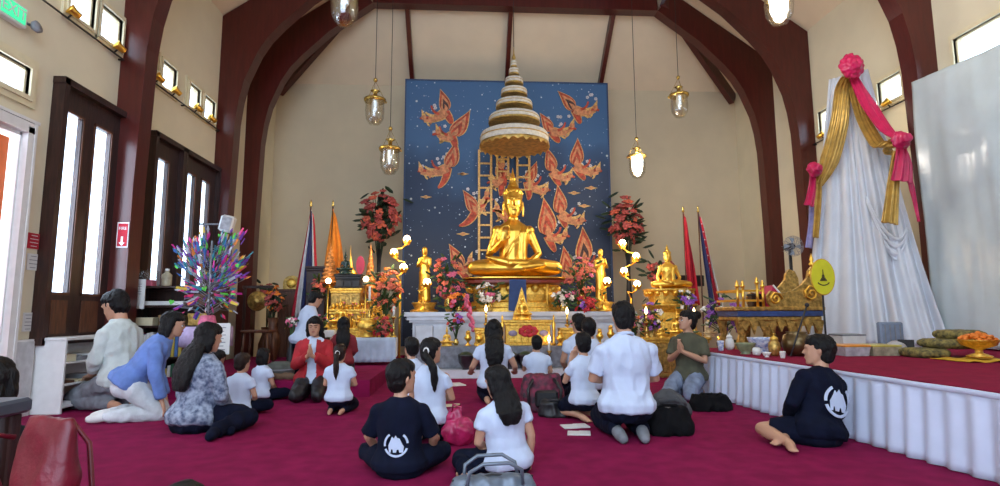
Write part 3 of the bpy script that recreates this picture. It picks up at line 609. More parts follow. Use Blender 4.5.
def leafp(L, W, n=9, bend=0):   # flame/leaf outline from (0,0) to (0,L)
    r_ = [(W * math.sin(math.pi * (i / n) ** .62) * (1 - .25 * i / n) + bend * math.sin(math.pi * i / n * .9), L * i / n) for i in range(n + 1)]
    l_ = [(-W * math.sin(math.pi * (i / n) ** .62) * (1 - .25 * i / n) + bend * math.sin(math.pi * i / n * .9), L * i / n) for i in range(n - 1, 0, -1)]
    return r_ + l_
def disc(cx, cz, rx, rz_=None, n=12): return [(cx + rx * math.cos(2 * math.pi * i / n), cz + (rz_ or rx) * math.sin(2 * math.pi * i / n)) for i in range(n)]
MU = Matrix.Translation(-V(mural.location))
def at_m(px, py): p = PY(px, py, YP); return V((p.x - mural.location.x, 0, p.z - mural.location.z))
def limb(b, pts, w_, th, mi):     # ribbon along 2d points
    n = len(pts); L_, R_ = [], []
    for i, (x, z) in enumerate(pts):
        a = pts[max(i - 1, 0)]; c = pts[min(i + 1, n - 1)]; dx, dz = c[0] - a[0], c[1] - a[1]; q = math.hypot(dx, dz) or 1; ww = w_[i] if hasattr(w_, '__len__') else w_ * (1 - .5 * i / n)
        L_.append((x - dz / q * ww, z + dx / q * ww)); R_.append((x + dz / q * ww, z - dx / q * ww))
    for i in range(n - 1): b.prism([L_[i], R_[i], R_[i + 1], L_[i + 1]], th, mi=mi)
MM = [m_mred, m_mor, m_mgold, m_mdark, m_mwhite]
def angel(tip, bas, body, tail, seed=0):
    """tip/base of the flame-shaped wing, far end of the body, and feet, in pixels of the panel"""
    T, B_, H_, F_ = at_m(*tip), at_m(*bas), at_m(*body), at_m(*tail); b = MB(); r_ = random.Random(seed)
    d = T - B_; L = d.length; ang = math.atan2(d.x, d.z)
    for sc_, mi, th in ((1.12, 2, .012), (1.0, 0, .018), (.80, 1, .024), (.58, 3 if seed in (0, 5, 12, 4) else 0, .028), (.34, 1, .032)):
        s0 = len(b.v); b.prism(leafp(L * (1.05 if sc_ > 1 else sc_), L * .245 * sc_, bend=L * .05), th, mi=mi); b.xf(Matrix.Translation(B_) @ Matrix.Rotation(ang, 4, 'Y'), s0)
    mid = (B_ + H_) / 2 + V((0, 0, -.05)); P2 = lambda p: (p.x, p.z)
    def bez(a, m, c, n=7): return [((1 - t) ** 2 * a[0] + 2 * t * (1 - t) * m[0] + t * t * c[0], (1 - t) ** 2 * a[1] + 2 * t * (1 - t) * m[1] + t * t * c[1]) for t in [i / n for i in range(n + 1)]]
    a, h_, f_ = P2(B_), P2(H_), P2(F_)
    for ww, mi, th in ((.105, 2, .014), (.085, 1, .03)): limb(b, bez(a, (mid.x, mid.z - .06), h_), [ww * k for k in (1.0, 1.1, 1.0, .85, .75, .7, .6, .5)], th, mi)
    for ww, mi, th in ((.085, 2, .013), (.066, 0, .026)): limb(b, bez(a, ((a[0] + f_[0]) / 2 + .06, (a[1] + f_[1]) / 2 - .10), f_), [ww * k for k in (1, 1, 1, .9, .8, .65, .5, .2)], th, mi)
    dr = 1 if h_[0] > a[0] else -1
    b.prism(disc(h_[0], h_[1] + .05, .055, .06), .034, mi=1); b.prism([(h_[0] - .045, h_[1] + .09), (h_[0] + .045, h_[1] + .09), (h_[0] + dr * .05, h_[1] + .22)], .038, mi=2)
    for k in range(3):
        x0, z0 = a[0] + (h_[0] - a[0]) * (.3 + .25 * k), a[1] + (h_[1] - a[1]) * (.3 + .25 * k); limb(b, bez((x0, z0), (x0 + dr * .14, z0 + .02), (x0 + dr * .17, z0 + .18 - .1 * k)), .030, .033, (0, 2, 0)[k])
        limb(b, bez((x0, z0), (x0 + dr * .05, z0 - .12), (x0 + dr * (.17 - .1 * k), z0 - .17)), .026, .029, (2, 1, 2)[k])
    for k in range(5):
        x0, z0 = (a[0] + h_[0]) / 2 + r_.uniform(-.28, .28), (a[1] + h_[1]) / 2 + r_.uniform(.05, .36)
        for q in range(5): b.prism(disc(x0 + .022 * math.cos(q * 1.257), z0 + .022 * math.sin(q * 1.257), .016, n=6), .01, mi=4)
    o = b.build('angel', MM, mural); bmfix(o)
AN = [((440, 90), (446, 112), (424, 120), (452, 124)), ((469, 111), (452, 136), (438, 134), (455, 148)), ((456, 141), (448, 168), (421, 172), (438, 188)), ((463, 191), (475, 212), (487, 196), (459, 226)),
      ((449, 245), (461, 270), (470, 262), (470, 282)), ((558, 92), (574, 110), (595, 110), (580, 124)), ((540, 114), (551, 132), (572, 128), (560, 142)), ((577, 139), (575, 166), (598, 172), (585, 180)),
      ((546, 148), (552, 172), (570, 178), (560, 186)), ((536, 162), (527, 182), (546, 192), (528, 200)), ((557, 186), (560, 214), (582, 222), (566, 228)), ((543, 199), (547, 236), (565, 236), (555, 252)),
      ((582, 228), (583, 262), (595, 268), (580, 285)), ((563, 247), (566, 272), (573, 274), (560, 282)), ((511, 190), (507, 215), (497, 210), (505, 230)), ((497, 160), (500, 178), (494, 184), (500, 196))]
for i, a in enumerate(AN): angel(*a, seed=i)
for px, py, w_ in ((574, 193, 7), (591, 188, 7), (584, 206, 7), (426, 197, 6), (463, 174, 6), (463, 234, 7), (462, 174, 5)):
    p = at_m(px, py); b = MB(); b.prism([(p.x + x * w_ * .02, p.z + z * w_ * .02) for x, z in ((-1, 0), (-.4, .12), (0, .3), (.4, .12), (1, 0), (.4, -.14), (0, -.3), (-.4, -.14))], .015, mi=0)
    b.prism([(p.x + x * w_ * .02, p.z + z * w_ * .02) for x, z in ((-.5, 0), (0, .16), (.5, 0), (0, -.16))], .02, mi=1); bmfix(b.build('cloud', [m_mgold, m_mor], mural))
for xa, xb, ya, yb in ((479, 491, 150, 262), (517, 529, 152, 190), (497, 508, 146, 180)):
    a, c, d = at_m(xa, ya), at_m(xb, ya), at_m(xa, yb); b = MB()
    for x in (a.x, c.x): b.box((x, -.02, (a.z + d.z) / 2), (.045, .03, a.z - d.z))
    n = int((a.z - d.z) / .26)
    for i in range(n + 1): b.box(((a.x + c.x) / 2, -.018, a.z - .03 - i * .26), (c.x - a.x, .025, .035))
    b.build('ladder', m_mgold, mural)
p = at_m(502, 172); b = MB()
b.prism(disc(p.x, p.z + .14, .06, .07), .03, mi=1); b.prism([(p.x - .06, p.z + .19), (p.x + .06, p.z + .19), (p.x, p.z + .42)], .035, mi=2); b.prism([(p.x - .12, p.z + .05), (p.x + .12, p.z + .05), (p.x + .09, p.z - .3), (p.x - .10, p.z - .3)], .028, mi=0)
b.prism([(p.x + .07, p.z + .02), (p.x + .24, p.z - .06), (p.x + .22, p.z - .12), (p.x + .05, p.z - .08)], .03, mi=1); bmfix(b.build('attendant', MM, mural))
# ---------------- tiered umbrella
m_umb = mat('umbrella_cloth', (.66, .61, .50), .7, var=.12, scale=20, bump=.5, bscale=60)
m_umbg = mat('umbrella_gold', (.55, .36, .10), .4, .7, var=.3, bump=.6, bscale=90)
YU = 10.35; c0 = PY(514.5, 146, YU); k = YU / 570 * 1.0; um = root('tiered_umbrella', 'white and gold nine-tiered ceremonial umbrella hanging above the great gold statue', 'umbrella', (c0.x, YU, c0.z))
um['label'] = 'white tiered ceremonial umbrella with gold trim hanging above the great gold statue'
Z = lambda y: PY(514.5, y, YU).z - c0.z
for y0, y1, hw in ((121, 136, 35.5), (106.5, 115, 26.5), (94.5, 102, 19), (84, 91, 13.7), (74.5, 81, 9.6), (66.5, 72.5, 5.4), (60, 65.5, 3.2)):
    r_ = hw * k * 1.0; a, c = PY(514.5, y1, YU - r_).z - c0.z, PY(514.5, y0, YU - r_).z - c0.z; t_ = MB(); n = 40
    t_.lathe([(r_ * .97, a), (r_, a + .01), (r_ * .985, c - (c - a) * .25), (r_ * .95, c - (c - a) * .10), (r_ * .88, c - .005), (r_ * .5, c + .015), (.012, c + .03), (.01, a + .05), (r_ * .5, a + .04), (r_ * .90, a + .02), (r_ * .94, a)], n=n)
    ti = t_.build('tier', m_umb, um); g = MB()
    g.lathe([(r_ * .99, a - .012), (r_ * 1.012, a), (r_ * 1.012, a + (c - a) * .16), (r_ * .99, a + (c - a) * .17)], n=n); g.lathe([(r_ * .995, a + (c - a) * .52), (r_ * 1.008, a + (c - a) * .55), (r_ * .995, a + (c - a) * .6)], n=n)
    if hw > 30:
        for i in range(26):
            t = 2 * math.pi * i / 26; g.prism([(-.06, 0), (.06, 0), (.045, -.02), (0, -.045 - .02 * (i % 2)), (-.045, -.02)], .012, Matrix.Translation((r_ * math.sin(t), -r_ * math.cos(t), a + .005)) @ Matrix.Rotation(t, 4, 'Z'))
    g.build('trim', m_umbg, ti)
b = MB(); b.lathe([(.03, Z(66)), (.02, Z(60)), (.04, Z(58)), (.012, Z(54)), (.006, Z(47))], n=10); b.tube([(0, 0, Z(146) + .0), (0, 0, Z(60))], .015, 8); b.build('finial', m_umbg, um)
ztop = EAVE + SLOPE * (XR - XC) - .1; b = MB(); b.tube([(0, 0, Z(48)), (0, 0, 8.9 - c0.z)], .006, 6); b.build('cord', m_black, um)
# ---------------- main statue
def crown_extra(b, up_, hd, S): pass
def buddha(name, label, cat, loc, rz, S, arms, voxel, m=m_gold, **k):
    J = figure(name, label, cat, loc, rz, S, 'lotus', arms=arms, skin=m, voxel=voxel, buddha=True, face='closed', girth=1.08, **k); hd, up_ = J['hd'], J['up']; body = J['body']
    b = MB()
    def sph(c, r): b.loft([[hd((c[0] + math.cos(math.pi * (i / 8 - .5)) * math.cos(2 * math.pi * j / 14) * r[0], c[1] + math.cos(math.pi * (i / 8 - .5)) * math.sin(2 * math.pi * j / 14) * r[1], c[2] + math.sin(math.pi * (i / 8 - .5)) * r[2])) for j in range(14)] for i in [.15, 1, 2, 3, 4, 5, 6, 7, 7.85]])
    sph((0, -.012, .185), (.084, .098, .075)); sph((0, -.05, .12), (.076, .065, .085)); sph((0, -.015, .255), (.048, .052, .050))
    b.loft([[hd((r_ * math.cos(2 * math.pi * j / 10), -.015 + r_ * math.sin(2 * math.pi * j / 10), z)) for j in range(10)] for r_, z in ((.030, .285), (.034, .30), (.024, .32), (.030, .33), (.018, .36), (.009, .39), (.003, .43))])
    for i in range(7):
        for j in range(18):
            a = 2 * math.pi * (j + .5 * (i % 2)) / 18; e = math.pi * (.08 + .062 * i); p_ = (.085 * math.cos(e) * math.cos(a), -.012 + .099 * math.cos(e) * math.sin(a), .185 + .076 * math.sin(e)); b.ell(hd(p_), .011 * S, 6, 4)
    mobj('curls', remesh(b, voxel * .8, 1), m, body)
    # robe edge over the left shoulder and a hanging sash
    r_ = MB(); pts = [(-.155, .02, .40), (-.12, .095, .385), (-.05, .122, .33), (.03, .130, .24), (.09, .120, .14), (.13, .075, .06)]
    r_.tube([up_(p) for p in pts], .012 * S, 8); r_.tube([up_((p[0] - .02, p[1], p[2] - .03)) for p in pts[:5]], .008 * S, 8)
    g_ = [(-.110, .07, .43), (-.095, .118, .36), (-.085, .128, .26), (-.08, .132, .16), (-.08, .138, .06)]
    for q in (-.028, .0, .028): r_.tube([up_((p[0] + q, p[1] - abs(q) * .1, p[2])) for p in g_], .014 * S, 8)
    mobj('robe', remesh(r_, voxel, 1), m, body)
    return J
Bp = PY(513.5, 280, 10.35); BZ = Bp.z
bud = buddha('seated_statue', 'great gold seated statue in the middle with its right hand raised to its chest', 'statue', (Bp.x, 10.35, BZ + .02), math.pi, 1.72, ('lapin', 'teach'), .014, hs=1.30)
# pedestal: red board, lotus throne, stepped gilded base with a blue cloth
ped = root('pedestal', 'gilded stepped pedestal with a dark red board under the great gold statue', 'pedestal', (Bp.x, 10.35, .97)); hz = BZ - .97 + .02
def rnd_plan(rx, ry, z, n=28, e=.55): return [(rx * math.copysign(abs(math.cos(2 * math.pi * j / n)) ** e, math.cos(2 * math.pi * j / n)), ry * math.copysign(abs(math.sin(2 * math.pi * j / n)) ** e, math.sin(2 * math.pi * j / n)), z) for j in range(n)]
b = MB(); b.loft([rnd_plan(.86, .62, hz - .05), rnd_plan(.93, .68, hz - .02), rnd_plan(.93, .68, hz)][::-1][::-1], sm=False); b.build('cushion', m_gold, ped)
b = MB(); b.loft([rnd_plan(.84, .60, hz - .13), rnd_plan(.93, .66, hz - .10), rnd_plan(.93, .66, hz - .052)], sm=False); b.build('board', mat('red_lacquer', (.22, .03, .015), .35), ped)
b = MB(); b.loft([rnd_plan(x, x * .72, z) for x, z in ((.88, 0), (.88, .06), (.80, .08), (.80, .16), (.72, .19), (.74, .30), (.70, hz - .18), (.80, hz - .132))], sm=False)
for i in range(22):
    a = 2 * math.pi * i / 22; b.ell((.80 * math.cos(a), .58 * math.sin(a), hz - .19), (.075, .06, .07), 8, 5)
b.build('base', m_gold2, ped)
b = MB(); b.prism([(-.13, hz - .05), (.15, hz - .05), (.16, .02), (.0, -.0), (-.15, .02)], .03, Matrix.Translation((0, -.70, 0))); b.build('blue_cloth', mat('blue_cloth', (.02, .05, .16), .7), ped)
for x in (-.52, .52): b = MB(); b.tube([(x, -.66, 0), (x, -.66, hz - .13)], .022, 10); b.lathe([(.04, 0), (.02, .05)], (x, -.66, 0), 10); b.build('column', m_gold2, ped)
# ---------------- white altar with cornice and steps
ml, mr = PY(404, 311, 9.4).x, PY(637, 311, 9.4).x
al = root('altar', 'broad white altar with stepped cornice carrying the great gold statue', 'altar', ((ml + mr) / 2, 10.3, 0)); W = (mr - ml)
b = MB()
for w_, y0, z0, z1 in ((W, .9, .90, .97), (W - .08, .86, .84, .90), (W - .16, .82, .80, .84), (W - .26, .77, .12, .80)): b.box((0, (-y0 + .95) / 2, (z0 + z1) / 2), (w_, y0 + .95, z1 - z0))
b.build('body', m_marble, al)
for sx in (-1, 1):
    c = MB(); c.bev((sx * (W / 2 - .32), -.80, .45), (.30, .06, .62), .02); c.build('pilaster', m_marble, al)
b = MB(); b.box((0, -.35, .06), (W - .0, 2.8, .12)); b.build('plinth', m_marble, al)
lt = tag(MB().bev((0, 0, .285), (W - .5, .52, .33), .015).build('bench', mat('grey_stone', (.16, .17, .20), .4, var=.3)), 'low grey bench in front of the white altar carrying small vessels', 'bench'); lt.location = ((ml + mr) / 2, 9.05, 0)
lt.data.transform(Matrix.Translation((0, 0, 0)))
# ---------------- generic small builders
def candle(px, py, Y, zb, h=None, label='', lit=True, group=None, m=None, r=.018):
    p = PY(px, py, Y); h_ = p.z - zb; o = root('candlestick', label, 'candle', (p.x, Y, zb), 0, group)
    b = MB(); st = h_ * .6; b.lathe([(.055, 0), (.055, .012), (.02, .03), (.014, st * .3), (.03, st * .38), (.013, st * .5), (.013, st * .85), (.04, st * .95), (.042, st), (.02, st)], n=14); b.build('stand', m_brass, o)
    b = MB(); b.tube([(0, 0, st), (0, 0, h_ - .05)], r, 10); cnd = b.build('candle', m or m_white, o)
    if lit: b = MB(); b.lathe([(.004, h_ - .05), (.022, h_ - .015), (.024, h_ + .005), (.012, h_ + .04), (.002, h_ + .065)], n=10); b.build('flame', m_flame, cnd)
    return o
def bouquet(label, px, py, Y, zb, wpx, hpx, cols, n=34, vase=m_brass, vr=.08, bs=.045, leaf=m_leaf, group=None, seed=0, name='flower_bouquet', droop=0, cat='flowers', vh=None):
    """px,py: centre of the flower mass; zb: height of what the vase stands on"""
    c = PY(px, py, Y); W_, H_ = wpx * Y / 570 / 2, hpx * Y / 570 / 2; o = root(name, label, cat, (c.x, Y, zb), 0, group); r_ = random.Random(seed); cz = c.z - zb; vh = vh or max(.1, min(.32, cz - H_ * .6)) ; D = min(W_, .25)
    b = MB(); b.lathe([(vr * .6, 0), (vr * .65, .01), (vr, vh * .35), (vr * .95, vh * .55), (vr * .5, vh * .82), (vr * .7, vh), (vr * .5, vh * .9)], n=16); b.build('vase', vase, o)
    l_ = MB(); F = [MB() for _ in cols]; pts = []
    for i in range(n):
        while 1:
            x, y, z = r_.uniform(-1, 1), r_.uniform(-1, 1), r_.uniform(-1, 1)
            if .3 < x * x + y * y + z * z < 1: break
        pts.append(V((x * W_, y * D, cz + z * H_)))
    for i, p in enumerate(pts):
        if i % 2 == 0: l_.tube([(0, 0, vh * .8), (p.x * .3, p.y * .3, (vh + p.z) / 2), p], .006, 5)
        b_ = F[i % len(cols)] if r_.random() < .8 else F[0]; d = (p - V((0, 0, cz - H_ * .7))).normalized() + V((0, -.5, 0)); d.normalize(); u = d.orthogonal().normalized(); w_ = d.cross(u)
        s_ = bs * r_.uniform(.7, 1.15)
        for q in range(5):
            a = q * 1.2566 + r_.random(); e = u * math.cos(a) + w_ * math.sin(a); Mq = Matrix((e, d.cross(e), d)).transposed(); b_.ell(p + e * s_ * .55 + d * s_ * .15, (s_ * .55, s_ * .42, s_ * .2), 6, 4, M=Mq)
        b_.ell(p + d * s_ * .25, s_ * .33, 6, 4)
    for i in range(int(n * 1.3)):
        x, y, z = r_.gauss(0, .55), r_.gauss(0, .5), r_.gauss(-.15, .55); p = V((x * W_, y * D, max(vh * .7, cz + z * H_))); d = V((x, y - .2, r_.uniform(-.5, .9))).normalized(); u = d.orthogonal().normalized(); Mq = Matrix((d, u, d.cross(u))).transposed()
        l_.ell(p, (bs * 1.3, bs * .5, bs * .12), 6, 4, M=Mq)
    l_.build('leaves', leaf, o)
    for f_, m_ in zip(F, cols): f_.build('blossoms', m_, o)
    return o
def box_table(name, label, cat, xa, xb, yt, yb_, Y, dep, m, zb=None, legs=False, panel=None):
    a, c = PY(xa, yt, Y), PY(xb, yt, Y); z0 = zb if zb is not None else PY(xa, yb_, Y).z; w_ = c.x - a.x; h_ = a.z - z0; o = root(name, label, cat, ((a.x + c.x) / 2, Y + dep / 2, z0))
    b = MB(); b.bev((0, 0, h_ - .02), (w_, dep, .04), .008); b.bev((0, 0, h_ - .06), (w_ * .94, dep * .94, .04), .006); b.build('table_top', m, o)
    if legs:
        for sx in (-1, 1):
            for sy in (-1, 1): c_ = MB(); c_.loft([[(sx * (w_ / 2 - .05) + u * r_, sy * (dep / 2 - .05) + v * r_, z) for u, v in ((-1, -1), (1, -1), (1, 1), (-1, 1))] for r_, z in ((.03, 0), (.022, .04), (.02, h_ * .5), (.038, h_ - .08))], sm=False); c_.build('leg', m, o)
        b = MB(); b.box((0, 0, h_ - .11), (w_ * .88, dep * .88, .07)); b.build('apron', panel or m, o)
    else:
        b = MB(); b.bev((0, 0, (h_ - .08) / 2), (w_ * .90, dep * .90, h_ - .08), .01)
        for i in range(max(2, int(w_ / .12))): n_ = max(2, int(w_ / .12)); b.bev(((i + .5 - n_ / 2) * w_ * .86 / n_, -dep * .45 - .006, (h_ - .08) / 2), (w_ * .80 / n_, .02, (h_ - .08) * .7), .006)
        b.bev((0, 0, .02), (w_ * .98, dep * .98, .04), .008); b.build('body', panel or m, o)
    return o
def small_statue(label, px, yb, yt, Y, zb, m=m_gold, group=None, aura=False, rz=math.pi):
    t = PY(px, yt, Y); S = (t.z - zb) / 1.42; o = root('small_seated_statue', label, 'statue', (t.x, Y, zb), rz, group)
    b = MB(); b.lathe([(.34, 0), (.36, .04), (.28, .08), (.30, .13), (.34, .16), (.30, .17)], n=16, sq=.8, ph=0); b.xf(Matrix.Scale(S, 4)); b.build('base', m, o)
    b = MB(); z0 = .17
    b.loft([[(w_ * math.cos(2 * math.pi * j / 12), y_ + d_ * math.sin(2 * math.pi * j / 12), z0 + z) for j in range(12)] for w_, d_, y_, z in ((.16, .14, 0, 0), (.15, .12, 0, .1), (.12, .09, 0, .25), (.165, .10, 0, .42), (.16, .08, 0, .48), (.05, .05, 0, .54), (.05, .05, 0, .6))])
    for s in (-1, 1): b.tube([(.08 * s, 0, z0 + .08), (.36 * s, .16, z0 + .08), (-.05 * s, .28, z0 + .10)], [.09, .075, .05], 8, round_=True); b.tube([(.17 * s, 0, z0 + .44), (.23 * s, .02, z0 + .22), (.06 * s, .2, z0 + .17)], [.05, .04, .03], 8, round_=True)
    b.ell((0, .01, z0 + .70), (.085, .095, .12), 10, 8); b.ell((0, -.01, z0 + .82), (.05, .05, .05), 8, 6); b.lathe([(.035, z0 + .85), (.04, z0 + .9), (.02, z0 + 1.0), (.004, z0 + 1.25)], n=8)
    b.xf(Matrix.Scale(S, 4)); me = remesh(b, .018 * S + .002, 1); mobj('figure', me, m, o)
    if aura:
        b = MB(); b.prism([(x * S, z * S) for x, z in ((-.42, .0), (.42, 0), (.36, .25), (.26, .55), (.16, .85), (.07, 1.2), (0, 1.42), (-.07, 1.2), (-.16, .85), (-.26, .55), (-.36, .25))], .03, Matrix.Translation((0, -.12 * S, 0))); b.build('aura', m_gold2, o)
    return o
# ---------------- things on the centre altar
gt = box_table('offering_table', 'bright gilded offering table with a red flower emblem in front of the altar', 'table', 503, 553, 320, 346, 8.86, .30, m_gold2, zb=.45, panel=m_gold2)
b = MB()
for i in range(9): a = i * 2 * math.pi / 9; b.ell((.085 * math.cos(a) * 1.3, -.172, .22 + .06 * math.sin(a)), (.05, .012, .035), 8, 5)
b.ell((0, -.175, .22), (.05, .015, .04)); b.build('flower_relief', m_fred, gt)
for sx in (-1, 1): b = MB(); b.ell((sx * .24, -.170, .19), (.07, .012, .045), 10, 6); b.build('cloud_relief', mat('enamel_lilac', (.30, .24, .34), .4), gt)
for sx in (-1, 1): b = MB(); b.lathe([(.03, 0), (.018, .05), (.022, .2), (.03, .33), (.012, .38), (.02, .41), (.004, .47)], (sx * .40, -.14, 0), 10); b.build('corner_post', m_gold, gt)
box_table('offering_box', 'low gilded offering box left of the bright offering table', 'box', 474, 500, 328, 346, 8.9, .26, m_gold2, zb=.45)
box_table('offering_box', 'low gilded offering box right of the bright offering table', 'box', 560, 584, 328, 346, 8.9, .26, m_gold2, zb=.45)
small_statue('small gilded statue with pointed aura on the offering table', 522, 319, 287, 9.0, PY(522, 320, 8.86).z, aura=True)
for px, py, lb in ((486, 309, 'lit candle on a brass stand left of the offering table'), (567, 311, 'lit candle on a brass stand right of the offering table')):
    candle(px, py, 9.15, .45, label=lb, m=m_brass)
candle(549, 339, 8.72, .122, label='lit candle in front of the right corner of the offering table')
for px in (468, 479, 493, 560, 572, 600, 611): 
    h_ = rnd.uniform(.16, .26); o = root('brass_vessel', 'small brass vessel on the grey bench below the altar', 'vessel', (PY(px, 346, 8.98 if px > 590 or px < 472 else 8.82).x, 8.98 if px > 590 or px < 472 else 8.82, .45), 0, 'brass vessels on the grey bench')
    b = MB(); b.lathe([(.05, 0), (.05, .01), (.018, .03), (.02, h_ * .35), (.055, h_ * .55), (.06, h_ * .7), (.03, h_ * .85), (.045, h_), (.03, h_ * .95)], n=14); b.build('bowl', m_gold, o); b = MB(); b.ell((0, 0, h_ + .02), (.035, .035, .03)); b.build('lid', m_gold2, o)
for px, w_ in ((466, 8), (526, 8), (600, 9), (588, 8), (480, 8), (510, 8)):
    p = PY(px, 372, 8.66); o = root('dark_bowl', 'dark metal bowl on the white plinth before the altar', 'bowl', (p.x, 8.66, .12), 0, 'dark bowls on the plinth'); r_ = w_ * 8.66 / 570
    b = MB(); b.lathe([(r_ * .5, 0), (r_ * .45, .02), (r_ * .9, .10), (r_, .2), (r_ * 1.05, .22), (r_ * .95, .2), (r_ * .8, .08), (.01, .04)], n=18); b.build('bowl', mat('dark_metal', (.08, .085, .10), .3, .8), o); b = MB(); b.ell((0, 0, .2), (r_ * .85, r_ * .85, .06)); b.build('filling', m_leafd, o)
def standing(label, px, yt, Y, zb, flip):
    t = PY(px, yt, Y); S = (t.z - zb - .16) / 1.66
    def ex(b, up_, hd, S):
        b.loft([[(w_ * math.cos(2 * math.pi * j / 14) * S, (d_ * math.sin(2 * math.pi * j / 14)) * S, z * S) for j in range(14)] for w_, d_, z in ((.20, .13, .05), (.18, .12, .4), (.165, .12, .8), (.15, .11, 1.0), (.17, .11, 1.25), (.16, .08, 1.36))])
    J = figure('standing_statue', label, 'statue', (t.x, Y, zb + .16), math.pi + flip, S, 'stand', arms=('pray', 'pray'), skin=m_gold, voxel=.012, buddha=True, extra=ex, hair=None, girth=1.0)
    b = MB(); b.lathe([(.24, -.16), (.25, -.13), (.17, -.10), (.2, -.03), (.23, -.0), (.2, .01)], n=16); b.build('base', m_gold2, J['body']); return J
standing('gold standing disciple statue left of the great seated statue', 425, 247, 10.15, .97, -.3)
standing('gold standing disciple statue right of the great seated statue', 600, 249, 10.15, .97, .3)
bouquet('pink and salmon flowers beside the left standing statue', 449, 276, 9.70, .97, 32, 44, [m_fsalmon, m_fpink, m_dusty], 46, bs=.06, seed=1)
bouquet('salmon and pink flowers beside the right standing statue', 581, 277, 9.70, .97, 30, 46, [m_fsalmon, m_dusty, m_fpink], 44, bs=.06, seed=2)
bouquet('red and yellow flower arrangement spilling over the altar edge at left', 459, 304, 9.55, .97, 26, 22, [m_fred, m_forange, m_fpink], 30, bs=.055, seed=3, vr=.06)
bouquet('white and pink flowers in a low vase left of the pedestal', 489, 293, 9.65, .97, 28, 20, [m_fwhite, m_fpink, m_fwhite], 26, bs=.06, seed=4, vr=.06)
bouquet('white flowers in a low vase right of the pedestal', 563, 297, 9.62, .97, 24, 16, [m_fwhite, m_fpink], 22, bs=.055, seed=5, vr=.06)
bouquet('bright red flowers at the right end of the altar', 586, 306, 9.52, .97, 24, 18, [m_fred, m_fred, m_fpurple], 28, bs=.055, seed=6, vr=.05)
bouquet('tall dusty red flowers on a stand left of the mural', 380, 215, 11.2, 0, 38, 50, [m_dusty, m_fsalmon, m_dusty], 70, leaf=m_leafd, bs=.10, seed=7, vase=m_black, vr=.07, vh=2.2)
bouquet('tall dusty red flowers on a stand right of the mural', 627, 222, 11.2, 0, 34, 52, [m_dusty, m_dusty, m_fsalmon], 70, leaf=m_leafd, bs=.10, seed=8, vase=m_black, vr=.07, vh=2.1)
bouquet('dusty red flowers low behind the right seated statue', 660, 272, 10.6, 0, 30, 30, [m_dusty, m_dusty], 34, leaf=m_leafd, bs=.09, seed=9, vase=m_black, vr=.12, vh=1.2)
# hanging flower garland on the altar front
b = MB(); pts = [PY(466, 296, 9.3), PY(469, 312, 9.32), PY(473, 330, 9.30)]
for i in range(22):
    t = i / 21; p = pts[0].lerp(pts[1], min(1, t * 2)) if t < .5 else pts[1].lerp(pts[2], t * 2 - 1); b.ell(p + V((rnd.uniform(-.03, .03), -.03, 0)), .036, 7, 5)
tag(b.build('flower_garland', m_fpink, loc=pts[1]), 'pink flower garland hanging down the white altar front', 'garland')
# lotus lamps
def lotus_lamp(label, Y, zb, globes, foot):
    f = PY(foot, 300, Y); o = root('lotus_lamp', label, 'lamp', (f.x, Y, zb)); st = MB(); G = [PY(x, y, Y) - V(o.location) for x, y in globes]
    st.lathe([(.12, 0), (.12, .02), (.03, .06), (.02, .1)], n=14); zmin = min(g.z for g in G) - .25; st.tube([(0, 0, .05), (0, 0, zmin)], .02, 8)
    prev = V((0, 0, zmin))
    for g in sorted(G, key=lambda g: g.z):
        st.tube([prev, prev.lerp(g, .4) + V((-.1 * (1 if g.x > 0 else -1), 0, .02)), g + V((.09 * (1 if g.x < 0 else -1), 0, -.16)), g + V((0, 0, -.085))], .016, 8); prev = prev.lerp(g, .55) + V((0, 0, .05))
    st.build('stem', m_gold, o)
    for g in G:
        gb = MB(); gb.ell(g, .062, 14, 10); go = gb.build('globe', m_bulb, o); c = MB()
        for q in range(7):
            a = q * .8976; e = V((math.cos(a), math.sin(a), 0)); Mq = Matrix((V((-e.y, e.x, 0)), (e * .45 + V((0, 0, .9))).normalized(), (e * .9 - V((0, 0, .45))).normalized())).transposed(); c.ell(g + e * .060 + V((0, 0, -.055)), (.032, .055, .008), 8, 5, M=Mq)
        c.build('petals', m_gold, go)
lotus_lamp('gold lotus lamp with three lit globes left of the mural', 9.9, 0, [(407, 239), (394, 252), (403.5, 267)], 400)
lotus_lamp('gold lotus lamp with four lit globes right of the mural', 9.9, 0, [(622.5, 243), (636, 256), (624, 271), (637, 284)], 631)
lotus_lamp('gold lamp with one lit globe in front of the left standing statue', 9.5, .97, [(427, 282)], 423)
lotus_lamp('gold lamp with one lit globe in front of the right standing statue', 9.5, .97, [(607, 281)], 603)
point('lamp_glow', PY(400, 252, 9.5), 22, (1, .72, .42), .15); point('lamp_glow', PY(630, 262, 9.5), 22, (1, .72, .42), .15)

small_statue('small gilded statue left on the grey bench below the garland', 447, 345, 322, 8.92, .45, m=m_gold2); small_statue('small gilded statue on the grey bench, right end', 622, 345, 320, 8.92, .45, m=m_gold2)
bouquet('leafy red and purple flowers below the left altar corner, beside the garland', 456, 322, 9.1, .45, 16, 18, [m_fred, m_fpurple], 22, bs=.04, seed=51, vr=.05, vh=.1)
bouquet('pink and yellow flowers at the right end of the grey bench', 634, 322, 9.05, .12, 18, 28, [m_fpink, m_forange, m_fwhite], 30, bs=.045, seed=52, vr=.06, vh=.45)
bouquet('small pink flowers between the right candle and the altar flowers', 575, 321, 9.12, .45, 10, 8, [m_fpink, m_fwhite], 12, bs=.035, seed=53, vr=.04, vh=.1)
